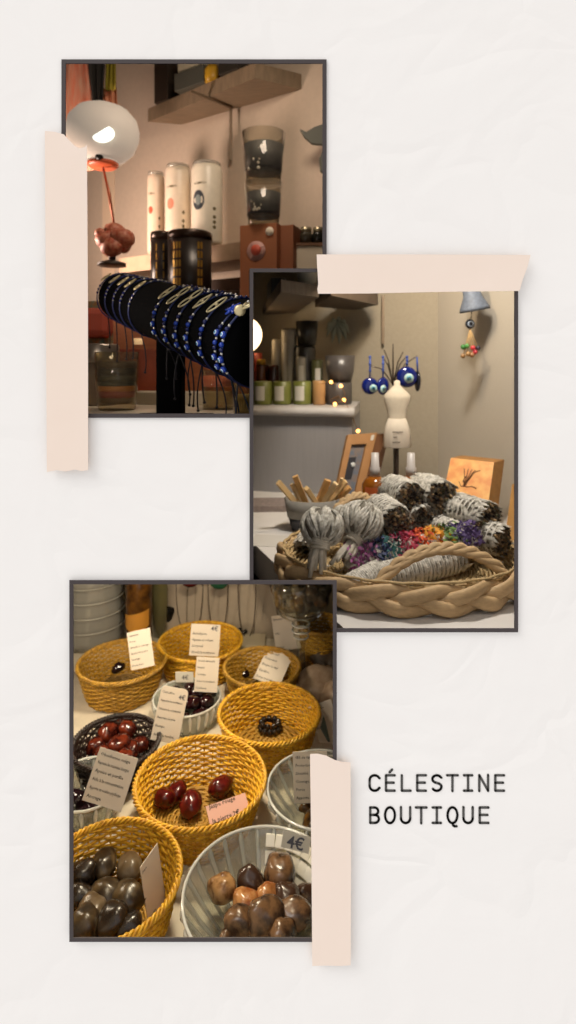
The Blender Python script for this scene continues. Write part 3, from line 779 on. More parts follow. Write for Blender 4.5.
# ------------------------------------------------------------------ view 2: smudge sticks in a tray basket
H2 = .30; T2 = CZ-H2
beige = M('beige_plaster', 'a59a86', .9, var=.06, scale=30, bump=.15)
whitew = M('pale_textured_wall', 'bdb3a2', .9, var=.05, scale=60, stretch=(1, 1, 5), bump=.5, bdist=.0015)
vwall('wall_back', [plan(205, 1.80), plan(438, 1.36)], CZ-.8, CZ+.9, beige)
vwall('wall_side', [plan(438, 1.36), plan(600, .93)], CZ-.8, CZ+.9, whitew)
white_top = M('white_table_top', 'd6d0c8', .45, var=.05, scale=8)
e0 = on(235, 526, H2); e1 = on(303, 590, H2); e1 = e0+(e1-e0)*1.6
q = [e0, e1, Vector((.42, e1.y, 0)), Vector((X(590, .93), .93, 0)), Vector((X(438, 1.34), 1.34, 0)), Vector((X(253, 1.6), 1.6, 0))]
for p in q: p.z = T2
t = thing('display_table', 'white table top under the tray basket of smudge sticks', 'table', Vector((.12, 1.0, T2-.048)))
MB().hexa([p-Vector((0, 0, .048)) for p in q], q).build('table_slab', white_top, t, world=True)

grey_panel = M('grey_painted_board', '8f8c8b', .65, var=.06, scale=3, stretch=(14, 1, 1), bump=.1)
t = thing('display_plinth', 'grey painted plinth with a rounded top edge carrying jars', 'plinth', Vector((*plan(310, 1.4), T2)))
a, b_ = plan(225, 1.335), plan(352, 1.27); dpt = Vector((.04, .18))
q = [Vector((*a, 0)), Vector((*b_, 0)), Vector((*(Vector(b_)+dpt), 0)), Vector((*(Vector(a)+dpt), 0))]
zc = CZ-.104
MB().hexa([p+Vector((0, 0, T2)) for p in q], [p+Vector((0, 0, zc-.022)) for p in q]).build('front_panel', grey_panel, t, world=True)
q2 = [p.copy() for p in q]; q2[0].y -= .012; q2[1].y -= .012; q2[1].x += .004
mb = MB().hexa([p+Vector((0, 0, zc-.0215)) for p in q2], [p+Vector((0, 0, zc)) for p in q2])
mb.tube([q2[0]+Vector((0, 0, zc-.0108)), q2[1]+Vector((0, 0, zc-.0108))], .0107, 10)
mb.build('top_board', M('light_grey_board', 'b5b0ab', .5), t, world=True)

# wall shelves
dkshelf = M('dark_grey_shelf', '6d6258', .6, var=.25, scale=6, stretch=(1, 8, 1))
zsh = CZ+.13
t = thing('wall_shelf', 'dark grey wall shelf at the upper left with a tin and a cup on it', 'shelf', Vector((*plan(282, 1.4), zsh)))
ps = [plan(281, 1.10), plan(319, 1.19), plan(294, 1.63), plan(263, 1.67)]
board(ps, zsh, .024, dkshelf, t)
solo('white_cup', MB().lathe([(0, 0), (.018, 0), (.022, .03), (.022, .05), (.020, .05), (.018, .004), (0, .004)], 24), M('cup_white', 'b5b0a2', .5), 'pale cup standing on the upper left shelf', 'cup', loc=Vector((*plan(307, 1.22), zsh+.0245)))
mb = MB().box((0, 0, .02), (.035, .12, .04), bev=.002)
solo('storage_tin', mb, M('slate_tin', '3f4244', .5), 'dark slate box on the left edge of the upper left shelf', 'box', loc=Vector((*plan(276, 1.42), zsh+.0245)), rot=(0, 0, .12))
t = thing('wall_shelf', 'dark wooden shelf partly covered by the horizontal tape', 'shelf', Vector((*plan(343, 1.3), CZ+.13)))
ps = [plan(315, 1.41), plan(331, 1.16), plan(378, 1.36), plan(354, 1.50)]
board(ps, CZ+.13, .03, M('dark_brown_shelf', '54473b', .6, var=.2, scale=8), t)
MB().box((X(383, 1.43), 1.43, CZ+.10), (.006, .006, .12)).build('bracket', M('bracket_metal'  , '7c6a55'), t, world=True)

# globe at left edge
g2 = MB().ball(P(244, 335, 1.45), S(18, 1.45), seg=32, rings=20)
gm = bpy.data.materials.new('warm_globe'); gm.use_nodes = True; b = gm.node_tree.nodes['Principled BSDF']
b.inputs['Base Color'].default_value = (.8, .7, .5, 1); b.inputs['Emission Color'].default_value = (1, .68, .36, 1); b.inputs['Emission Strength'].default_value = 4.0
t = thing('globe_lamp', 'warm glowing globe lamp cut by the left edge of the smudge stick view', 'lamp', Vector((X(257, 1.45), 1.45, zc)))
o = g2.build('glass_globe', gm, t, world=True); clip(o, px=251.5, keep='right')
MB().lathe([(0, 0), (.012, 0), (.010, CZ-(353-HY)/F*1.45-zc), (0, CZ-(353-HY)/F*1.45-zc)], 14, c=(X(258, 1.45), 1.45, zc)).build('red_stem', M('red_stem', 'a8412f', .5), t, world=True)

# goods on the plinth
green = M('olive_wax', '6f7436', .35, var=.15, scale=20); labw = M('label_white', 'b9b4a8', .6)
def jar2(x, d, w, h, lab, body, label=True, lid=None, group='jars on the grey plinth', shape=None, name='candle_jar', z=None, lx=-.35, lw=.55):
    c = Vector((*plan(x, d), (zc if z is None else z)+.0004)); r = S(w/2, d); hh = S(h, d)
    t = thing(name, lab, 'jar', c, group)
    prof = shape(r, hh) if shape else [(0, 0), (r*.92, 0), (r, r*.12), (r, hh*.96), (r*.9, hh), (r*.8, hh*.93), (0, hh*.93)]
    MB().lathe(prof, 28).build('body', body, t)
    if label:
        mb = MB(); k = 1.015; vs = []
        for i in range(9):
            u = lx-lw+2*lw*i/8
            for z in (.18, .80): vs.append(Vector((r*k*math.sin(u), -r*k*math.cos(u), hh*z)))
        mb.add(vs, [(2*i, 2*i+2, 2*i+3, 2*i+1) for i in range(8)]); mb.build('paper_label', labw, t)
    if lid: MB().lathe([(0, hh*1.0), (r*1.02, hh*1.0), (r*1.02, hh*1.14), (0, hh*1.14)], 28).build('lid', lid, t)
    return t
for x, lab in ((263, 'first olive green jar from the left edge of the plinth'), (282, 'second olive green jar from the left edge of the plinth'), (302, 'third olive green jar from the left, beside the glowing lights')):
    jar2(x, 1.35, 18.5, 23, lab, green)
amber = glass('amber_glass', '8a5220', .35, .08)
jar2(261, 1.44, 9, 37, 'narrow amber jar behind the green jars at the left edge', M('amber_dark', '5c3012', .25), lid=M('gold_lid', 'c79a3a', .3, metal=.6), label=False)
jar2(273, 1.46, 15, 36, 'dark red brown glass jar behind the green jars', M('redbrown_glass', '3c1c12', .2), label=False)
jar2(277, 1.46, 10, 62, 'shorter of the two grey printed pillar candles on the plinth', M('pillar_grey', 'a39c8c', .5, var=.1), label=False, name='pillar_candle')
jar2(289, 1.44, 15, 73, 'taller of the two grey printed pillar candles on the plinth', M('pillar_grey', 'a39c8c'), name='pillar_candle', lx=-.6, lw=.3)
dkg = M('dark_glass_wax', '33322f', .3, var=.2, scale=12)
jar2(305, 1.43, 21, 56, 'tall dark jar column under the upper dark tumbler', dkg, label=False)
jar2(307, 1.43, 23, 24, 'dark wax tumbler on top of the tall dark jar', dkg, label=False, z=zc+S(56, 1.43)+.001, shape=lambda r, h: [(0, 0), (r*.78, 0), (r, h), (r*.9, h), (0, h*.8)])
jar2(301, 1.405, 10, 46, 'small clear jar with a white label before the dark jar', M('silver_glass', '9a968a', .25), lx=0, lw=.5)
jar2(317, 1.40, 12, 43, 'clear jar with white label just right of the dark jar', M('moss_glass', '55563a', .25), lx=.1, lw=.45)
jar2(319, 1.34, 13, 24, 'small warm glowing glass among the string lights', M('warm_glass', 'a77f52', .2), label=False)
vase = M('dark_bowl', '4b4643', .35, var=.2, scale=18)
jar2(338, 1.36, 28, 22, 'lower dark vase wound with string lights at the plinth end', vase, label=False)
jar2(340, 1.36, 30, 26, 'upper dark vase stacked on the lower one', vase, label=False, z=zc+S(22, 1.36)+.001, shape=lambda r, h: [(0, 0), (r*.75, 0), (r*.92, h*.4), (r, h), (r*.92, h), (0, h*.6)])
# string lights
t = thing('string_lights', 'copper wire of tiny warm lights over the plinth end', 'lights', P(345, 405, 1.3))
wp = [(322, 384), (331, 382), (341, 386), (345, 393), (344, 400), (335, 404), (330, 400), (338, 396), (347, 405), (352, 415), (355, 424), (358, 431), (359, 440)]
dd = [1.30]*8+[1.26]*5
pts = [P(x, y, d) for (x, y), d in zip(wp, dd)]
MB().tube(pts, .0007, 5).build('wire', M('copper_wire', '8a6238', .4, metal=.5), t, world=True)
glow = M('tiny_bulb', 'ffb45c', .3, emit=5.0)
for k in (1, 2, 4, 5, 9, 11): MB().ball(pts[k], .0042, seg=10, rings=6).build('bulb', glow, t, world=True)

# leaf ornament on wall
mb = MB(); cc = P(337, 322, 1.5)
for k in range(9):
    a = k*.7; mb.tube([cc, cc+Vector((math.cos(a)*.022, -.01, -.012+math.sin(a)*.02)), cc+Vector((math.cos(a)*.03, -.01, -.03+math.sin(a)*.028))], [.003, .007, .001], 6)
recentre(solo('dried_bunch', mb, M('greygreen', '83887a', .7), 'small grey green leaf bunch hanging under the upper shelf', 'dried leaves'))

# evil eye pendants on a jewellery tree + bust
treem = M('dark_wire', '4a4038', .4, metal=.5)
dT = 1.20
base = Vector((*plan(395, dT+.12), T2))
t = thing('jewellery_tree', 'dark wire jewellery tree holding blue eye pendants', 'jewellery stand', base)
mb = MB(); top = P(393, 344, dT+.03)
mb.tube([base, P(394, 420, dT+.11), P(393, 372, dT+.06), top], [.003, .003, .002, .0012], 8)
for (x, y) in ((371, 366), (383, 358), (384, 350), (403, 352), (407, 356), (417, 356)):
    mb.tube([P(393, 385, dT+.03), P((393+x)/2, (y+378)/2-3, dT+.015), P(x, y, dT)], .0012, 6)
mb.build('branches', treem, t, world=True)
MB().lathe([(0, 0), (.03, 0), (.03, .006), (.01, .012), (0, .012)], 24, c=base).build('foot', treem, t, world=True)
def pendant(x, y, r, d, lab, ex=0, ey=0, sx=1.0, yt=357, ang=0):
    c = P(x, y, d); r = S(r, d)
    t = thing('eye_pendant', lab, 'pendant', c-Vector((0, 0, r)), 'blue glass eye pendants on the wire tree')
    R = (RZ(ang) @ RX(PI/2)) if ang else RX(PI/2)
    MB().lathe([(0.0001, -r*.22), (r*.8, -r*.18), (r, 0), (r*.9, r*.16), (r*.5, r*.26), (.0001, r*.28)], 30, R=R, c=c, sy=1).build('glass_disc', M('cobalt_glass', '101e66', .08, var=.2, scale=60), t, world=True)
    e = c+Vector((ex*r, -.012 if not ang else -.006, ey*r)); e.y = c.y-r*.30
    MB().lathe([(0, 0), (r*.46, 0), (r*.44, .0015), (r*.24, .0016), (r*.24, .0018), (r*.12, .002), (r*.12, .0022), (0, .0024)], 24, R=R, c=e, mis=[0, 0, 0, 1, 1, 2, 2]).build('eye', [M('eye_pale', 'a9c3bd', .3), M('eye_aqua', '4f93a8', .3), blkm], t, world=True)
    mb = MB(); tp = P(x, yt, d); mb.tube([c+Vector((0, 0, r)), tp], .0018, 6)
    for k in range(3): mb.ball(tp+(c+Vector((0, 0, r))-tp)*(k/3), .003, seg=8, rings=6)
    mb.build('ribbon', M('blue_ribbon', '25448f', .5), t, world=True)
    return t
pendant(370, 386, 8.5, dT, 'left round blue eye pendant on the wire tree', .35, -.25)
pendant(383, 386, 9, dT-.02, 'dark blue drop pendant with two eyes, second from left', -.05, -.3, ang=.7)
pendant(407, 377, 10.5, dT-.01, 'largest blue eye pendant, above the white bust', .12, -.1)
c = P(417.5, 381, dT)
t = thing('eye_pendant', 'narrow dark pendant seen edge-on at the right of the wire tree', 'pendant', c-Vector((0, 0, .022)), 'blue glass eye pendants on the wire tree')
MB().ball(c, .02, sc=(.32, .8, 1.1), seg=16, rings=10).build('glass_disc', M('night_glass', '14151f', .15), t, world=True)
MB().tube([c+Vector((0, 0, .02)), P(417, 357, dT)], .0018, 6).build('ribbon', M('blue_ribbon', '25448f'), t, world=True)

bust_m = M('cream_linen', 'c9bda8', .8, var=.06, scale=40, bump=.1)
bd = 1.16; zb = T2
c = Vector((*plan(397, bd), zb))
t = thing('display_bust', 'cream dress form bust with a printed cloth skirt', 'display bust', c)
f = lambda y: CZ-(y-HY)/F*bd-zb
w = lambda n: S(n/2, bd)
prof = [(w(10), f(474)), (w(24), f(452)), (w(27), f(446)), (w(24), f(430)), (w(17), f(419)), (w(20), f(410)), (w(27), f(399)), (w(26), f(395)), (w(14), f(389)), (w(6), f(385)), (w(6), f(381)), (.0003, f(380))]
MB().lathe(prof[3:], 32, sy=.6).build('torso', bust_m, t)
MB().lathe([(w(27), f(447)), (w(28.5), f(446)), (w(26), f(430)), (w(18), f(418.5)), (w(17), f(418.5))], 36, sy=.62, flute=lambda a, z: 1+.03*math.cos(9*a)*(1 if z < f(430) else .2)).build('skirt', M('skirt_linen', 'c2b7a6', .85), t)
mb = MB()
for k, (x0, x1, y) in enumerate(((-6, 5, 431), (-5, 0, 436), (-6, 3, 441))):
    for j in range(int((x1-x0)/1.3)): mb.box((S(x0+j*1.3+.4, bd), -w(27)*.62*.985-.0012, f(y)), (S(.9, bd), .0008, S(1.1, bd)))
mb.build('skirt_print', M('print_grey', '57504a', .7), t)
MB().tube([Vector((0, 0, .004)), Vector((0, 0, f(432)))], .004, 8).lathe([(0, 0), (.035, 0), (.035, .005), (0, .006)], 24).build('stand_pole', treem, t)

# wall bell chime
dB = 1.165; c = P(473, 300, dB)
t = thing('bell_chime', 'blue grey bell chime with an eye bead and coloured beads on strings', 'wind chime', P(471, 358, dB))
rb_ = S(14.5, dB)
MB().lathe([(.001, S(24, dB)), (rb_*.35, S(23, dB)), (rb_*.55, S(17, dB)), (rb_*.62, S(4, dB)), (rb_, S(-8, dB)), (rb_*1.02, S(-11, dB)), (rb_*.92, S(-11, dB)), (rb_*.5, S(3, dB)), (.001, S(15, dB))], 32, c=c, R=RY(-.17)).build('bell', M('slate_bell', '6d7684', .6, var=.25, scale=40, bump=.3), t, world=True)
MB().tube([c+Vector((0, 0, S(22, dB))), c+Vector((0, 0.012, S(70, dB)))], .001, 5).build('hanging_cord', treem, t, world=True)
p = P(470, 324, dB); 
eye_bead(p, Vector((0, -1, 0)), S(5, dB)).build('eye_bead', [M('slate_eye', '2d3138', .3), M('eye_ring', '9aa5b4', .3), M('slate_eye'  , '2d3138'), blkm], t, world=True)
MB().tube([P(472, 309, dB), P(470, 330, dB)], .0008, 5).build('bead_cord', M('dusk_cord', '4d4640', .6), t, world=True)
mb = MB(); straw = M('straw_string', 'a98a5c', .7)
ends = [(463, 357), (467, 355), (471, 356), (475, 355), (478, 349)]
for x, y in ends: mb.tube([P(470, 329, dB), P((470+x)/2, (329+y)/2, dB-.003), P(x, y, dB-.004)], .0012, 5)
mb.build('strings', straw, t, world=True)
for k, (x, y, cl_) in enumerate(((463, 347, '3f7a3c'), (467, 346, '4f8a45'), (473, 348, 'c2343a'), (478, 348, '2b2330'), (475, 352, 'b5353f'), (463, 356, '8f6a3f'), (468, 354, 'a07a4c'), (472, 355, '9a6a44'))):
    MB().ball(P(x, y, dB-.004), S(2.6, dB), seg=10, rings=6).build('bead', M('chime_bead_%d' % k, cl_, .4), t, world=True)

# cardboard frame display
fr = M('kraft_card', '9c6f3f', .65, var=.1, scale=12)
dF = 1.10
P0 = [P(329, 492, dF), P(356, 497, dF+.02), P(375, 434, dF+.10), P(346, 436, dF+.08)]
t = thing('card_display', 'brown card display leaning back, with a dark picture in its window', 'display card', Vector(((P0[0]+P0[1])/2).to_tuple()[:2]+(T2,)))
for p in (P0[0], P0[1]): p.z = T2+.004
def quadlerp(u, v): return (P0[0]*(1-u)+P0[1]*u)*(1-v)+(P0[3]*(1-u)+P0[2]*u)*v
nF = (P0[1]-P0[0]).cross(P0[3]-P0[0]).normalized(); nF = nF if nF.y < 0 else -nF
def slab(u0, u1, v0, v1, off, th, mb):
    q = [quadlerp(u0, v0), quadlerp(u1, v0), quadlerp(u1, v1), quadlerp(u0, v1)]
    q = [p+nF*off for p in q]; mb.hexa(q, [p+nF*th for p in q]); return mb
mb = MB(); slab(0, .2, 0, 1, 0, .010, mb); slab(.72, 1, 0, 1, 0, .010, mb); slab(.2, .72, .86, 1, 0, .010, mb); slab(.2, .72, 0, .16, 0, .010, mb)
mb.build('card_frame', fr, t, world=True)
mb = MB(); slab(.2, .72, .16, .86, .001, .002, mb); mb.build('picture', M('picture_mix', '6e6057', .6, var=.5, scale=18, color2='4c5a6a'), t, world=True)
mb = MB(); slab(.22, .50, .42, .70, .0032, .001, mb); mb.build('dark_print', M('dark_print', '17151c', .5), t, world=True)
mb = MB(); cc = quadlerp(.44, .60)+nF*.0045; mb.lathe([(0, 0), (.005, 0), (.005, .001), (0, .001)], 20, R=nF.to_track_quat('Z', 'Y').to_matrix(), c=cc); mb.build('white_moon_print', M('moon_white', 'b9b9b5', .5), t, world=True)
mb = MB(); slab(.82, .92, .90, .97, .0102, .0006, mb); mb.build('white_sticker', labw, t, world=True)
q = [P(375, 434, dF+.10), P(389, 434, dF+.12), P(374, 500, dF+.12), P(357, 498, dF+.03)]
mb = MB().hexa(q, [p+Vector((0, .006, 0)) for p in q]); mb.build('side_flap', M('dark_kraft', '6a4426', .7), t, world=True)

# amber spray bottles
def spray(x, d, ytop, lab):
    c = Vector((*plan(x, d), T2)); k = S(1, d)
    t = thing('spray_bottle', lab, 'bottle', c, 'amber spray bottles behind the basket')
    z0 = CZ-(476-HY)/F*d-T2 if ytop < 453.5 else CZ-(477-HY)/F*d-T2
    R_b = 13*k; hb = z0
    MB().lathe([(0, 0), (R_b*.95, 0), (R_b, .006), (R_b, hb*.86), (R_b*.75, hb*.95), (R_b*.42, hb), (0, hb)], 36).build('bottle', M('amber_liquid', '8a4f14', .1, var=.3, scale=10), t)
    mb = MB(); vs = []
    for i in range(13):
        u = -1.0+2.0*i/12
        for z in (.12, .72): vs.append(Vector((R_b*1.01*math.sin(u), -R_b*1.01*math.cos(u), hb*z)))
    mb.add(vs, [(2*i, 2*i+2, 2*i+3, 2*i+1) for i in range(12)]); mb.build('label', M('tan_label', 'a5824f', .6), t)
    mb = MB(); vs = []
    for i in range(13):
        u = -1.0+2.0*i/12
        for z in (.72, .84): vs.append(Vector((R_b*1.012*math.sin(u), -R_b*1.012*math.cos(u), hb*z)))
    mb.add(vs, [(2*i, 2*i+2, 2*i+3, 2*i+1) for i in range(12)]); mb.build('orange_band', M('orange_band', 'c4602a', .6), t)
    hc = S(476-ytop, d)
    MB().lathe([(0, hb), (5.2*k, hb), (5.2*k, hb+hc*.35), (4.2*k, hb+hc*.4), (3.7*k, hb+hc), (0, hb+hc)], 24).build('spray_cap', M('milky_cap', 'b3aca6', .4), t)
spray(375, 1.0, 453, 'amber spray bottle with milky cap nearer the brown card display')
spray(411, 1.02, 453, 'amber spray bottle with milky cap behind the upper smudge sticks')

# card deck leaning on right wall
dk = [P(437, 508, 1.03), P(484, 512, .98), P(497, 457.5, 1.04), P(451, 458, 1.10)]
dk[0].z = dk[1].z = T2+.001
dk[2] = dk[3]+(dk[1]-dk[0])*.97; nD = (dk[1]-dk[0]).cross(dk[3]-dk[0]).normalized(); nD = nD if nD.y < 0 else -nD
t = thing('card_deck_box', 'orange yellow card deck box with a peacock sketch leaning on the wall', 'box', Vector(((dk[0].x+dk[1].x)/2, (dk[0].y+dk[1].y)/2+.03, T2)))
th = Vector((.030, .030, 0))
MB().hexa(dk, [p+th for p in dk]).build('carton', M('deck_side', 'a8763a', .5, var=.2, scale=20), t, world=True)
def dq(u, v, off): return (dk[0]*(1-u)+dk[1]*u)*(1-v)+(dk[3]*(1-u)+dk[2]*u)*v+nD*off
mb = MB(); q = [dq(0, 0, .0003), dq(1, 0, .0003), dq(1, 1, .0003), dq(0, 1, .0003)]; mb.hexa(q, [p+nD*.0006 for p in q])
mb.build('front_art', M('deck_art', 'e8b365', .5, color2='dc8f4c', scale=14, emit=0), t, world=True)
mb = MB()
def dstroke(pts, w, mb, mi=0, off=.0012): mb.tube([dq(u, v, off) for u, v in pts], w, 4, mi=mi)
for k in range(5): dstroke([(.42, .6), (.40+.05*k, .74+.02*k), (.36+.09*k, .86)], .0009, mb)
dstroke([(.30, .66), (.36, .60), (.46, .63), (.5, .70), (.44, .76), (.38, .68), (.47, .6), (.6, .62), (.7, .60)], .001, mb)
dstroke([(.1, .47), (.9, .44)], .0012, mb)
mb.build('ink_sketch', M('sepia_ink', '6f4526', .6), t, world=True)
mb = MB(); rnd = random.Random(3)
for k in range(16): mb.ball(dq(rnd.uniform(.28, .5), rnd.uniform(.1, .36), .0012), .004, sc=(1, .3, 1), seg=8, rings=5)
mb.build('coral_flowers_print', M('print_coral', 'cf6f4f', .6), t, world=True)
mb = MB()
for k in range(8): mb.ball(dq(rnd.uniform(.58, .85), rnd.uniform(.08, .26), .0012), .006, sc=(1, .25, 1), seg=8, rings=5)
mb.build('blue_wash_print', M('print_blue', '9dc0c4', .6), t, world=True)
q = [P(504, 545, .90), P(524, 552, .86), P(524, 484, .93), P(512, 484, .97)]
o = recentre(solo('wooden_plaque', MB().hexa(q, [p+Vector((.02, .012, 0)) for p in q]), M('honey_wood', 'b5864a', .5, var=.15, scale=9), 'honey coloured wooden plaque leaning at the right frame edge', 'plaque'))

# papers and grey pot with wooden sticks
solo_box('paper_stack', Vector((X(262, 1.16), 1.17, T2)), (.14, .07, .012), M('paper_pinkgrey', '8f8078', .7, var=.25, scale=30), 'low stack of printed papers left behind the grey pot', 'papers', .05, bev=.0005)
solo_box('paper_sheet', Vector((*on(274, 541, H2).to_tuple()[:2], T2)), (.075, .06, .0006), M('sheet_white', 'c6c0b6', .6), 'thin pale printed sheet lying at the left table corner', 'paper', -.15, bev=0)
dp = 1.02; c = Vector((*plan(312, dp), T2)); rp = S(28, dp); hp = CZ-(498-HY)/F*dp-T2
t = thing('stone_pot', 'grey pot with a dark base holding pale wooden sticks', 'pot', c)
potm = M('grey_stoneware', '88837a', .75, var=.12, scale=30)
MB().lathe([(rp*.72, hp*.0), (rp*.80, hp*.42), (rp*.88, hp*.42), (rp, hp), (rp*.94, hp), (rp*.82, hp*.3), (0, hp*.3)], 44, sy=.7).build('pot_wall', potm, t)
MB().lathe([(0, 0), (rp*.72, 0), (rp*.86, hp*.425), (0, hp*.425)], 44, sy=.7).build('dark_base', M('dark_base', '3c3a3b', .7), t)
stick_m = [M('palo_a', 'dcb77e', .7, var=.2, scale=20, stretch=(1, 1, .1)), M('palo_b', 'cf9f60', .7, var=.2, scale=20), M('palo_c', 'e2c492', .7, var=.15, scale=20)]
sticks = [(278, 482, 296, 503, 5.5), (295, 476, 306, 503, 5.5), (292, 484, 300, 500, 5), (306, 488, 318, 506, 6.5), (328, 480, 318, 504, 6.5), (336, 483, 322, 505, 5.5), (346, 481, 328, 505, 5), (350, 487, 330, 507, 5.5), (342, 478, 334, 500, 3.5)]
sn = ['leftmost wooden stick leaning over the pot rim', 'upright wooden stick, second from the left in the pot', 'short wooden stick between the two left sticks', 'broad stubby wooden stick at the middle of the pot',
      'wide wooden stick leaning right of the pot middle', 'wooden stick behind the broad right leaning ones', 'long wooden stick leaning far right from the pot', 'lowest wooden stick leaning over the right rim', 'thin wooden stick at the back right of the pot']
for k, (x0, y0, x1, y1, w_) in enumerate(sticks):
    d0 = dp-.01+.02*((k*7) % 5)/5; a = P(x0, y0, d0-.01); b2 = P(x1, y1, dp); b2 = b2+(b2-a)*.25
    v = b2-a; R = v.to_track_quat('Z', 'X').to_matrix() @ RZ(.6*k)
    mb = MB().box((0, 0, 0), (S(w_, dp), S(w_*.7, dp), v.length), bev=.0008); mb.v = [tuple(R @ Vector(p)) for p in mb.v]
    o = solo('wooden_stick', mb, stick_m[k % 3], sn[k], 'stick', loc=(a+b2)/2, group='pale wooden sticks in the grey pot')

# ---- tray basket
straw_l = M('pale_straw', 'c2a575', .6, var=.3, scale=60, spec=.3); straw_d = M('golden_wicker', 'c2a277', .6, var=.16, scale=35, stretch=(1, 1, 3), spec=.3)
cB = Vector((.158, .805, T2+.0048)); RXb, RYb, hB = .165, .135, .036
t = thing('tray_basket', 'shallow oval straw tray basket with twisted handles and braided rim', 'basket', cB)
mb = MB()
def el(a, k=1.0, z=0.0): return Vector((RXb*k*math.cos(a), RYb*k*math.sin(a), z))
for k in range(26):           # woven floor rings
    kk = .06+.034*k*.94; pts = [el(2*PI*j/120, kk, .0035+.0012*math.sin(30*2*PI*j/120+PI*k)) for j in range(120)]; mb.tube(pts, .0021, 4, closed=True)
for k in range(56):
    a = 2*PI*k/56; mb.tube([el(a, .1, .003), el(a, .9, .003), el(a, 1.0, hB)], .0014, 4)
for k in range(7):            # side rings
    kk = .91+.014*k; z = .004+hB*k/7; pts = [el(2*PI*j/168, kk+.008*math.sin(28*2*PI*j/168+PI*k), z) for j in range(168)]; mb.tube(pts, .0022, 4, closed=True)
mb.lathe([(0, .001), (1, .0012)], 60, smooth=False); n_ = len(mb.v)
for i in range(n_-120, n_): p = mb.v[i]; mb.v[i] = (p[0]*RXb*.92, p[1]*RYb*.92, p[2])
mb.build('woven_body', straw_l, t)
mb = MB(); NB = 260
for s_ in range(3):
    pts = []
    for j in range(NB):
        a = 2*PI*j/NB; ph = 6*a+2*PI*s_/3
        kk = 1.02+.035*math.sin(2*ph); z = hB*.42+.0105*math.sin(ph)
        pts.append(el(a, kk, z))
    mb.tube(pts, .0088, 8, closed=True, flat=.5, up=lambda i: Vector((0, 0, 1)))
mb.build('braided_rim', straw_d, t)
def handle(a0_, a1_, h, lean, rr_):
    mb = MB(); N = 70
    p0, p1 = el(a0_, 1.0, hB*.4), el(a1_, 1.0, hB*.4)
    for s_ in range(3):
        pts = []
        for j in range(N+1):
            u = j/N; m = p0*(1-u)+p1*u; ar = math.sin(PI*u)**.62
            c = m+Vector((0, lean*ar, h*ar)); ph = 2*PI*s_/3+u*22
            pts.append(c+Vector((math.cos(ph)*rr_*.5, math.sin(ph)*rr_*.5*.6, math.sin(ph)*rr_*.5)))
        mb.tube(pts, rr_*.72, 7)
    mb.build('handle', straw_d, t)
handle(-PI/2-.37, -PI/2+.80, .052, .006, .0066)
handle(PI/2+.65, PI/2-.05, .060, .01, .006)

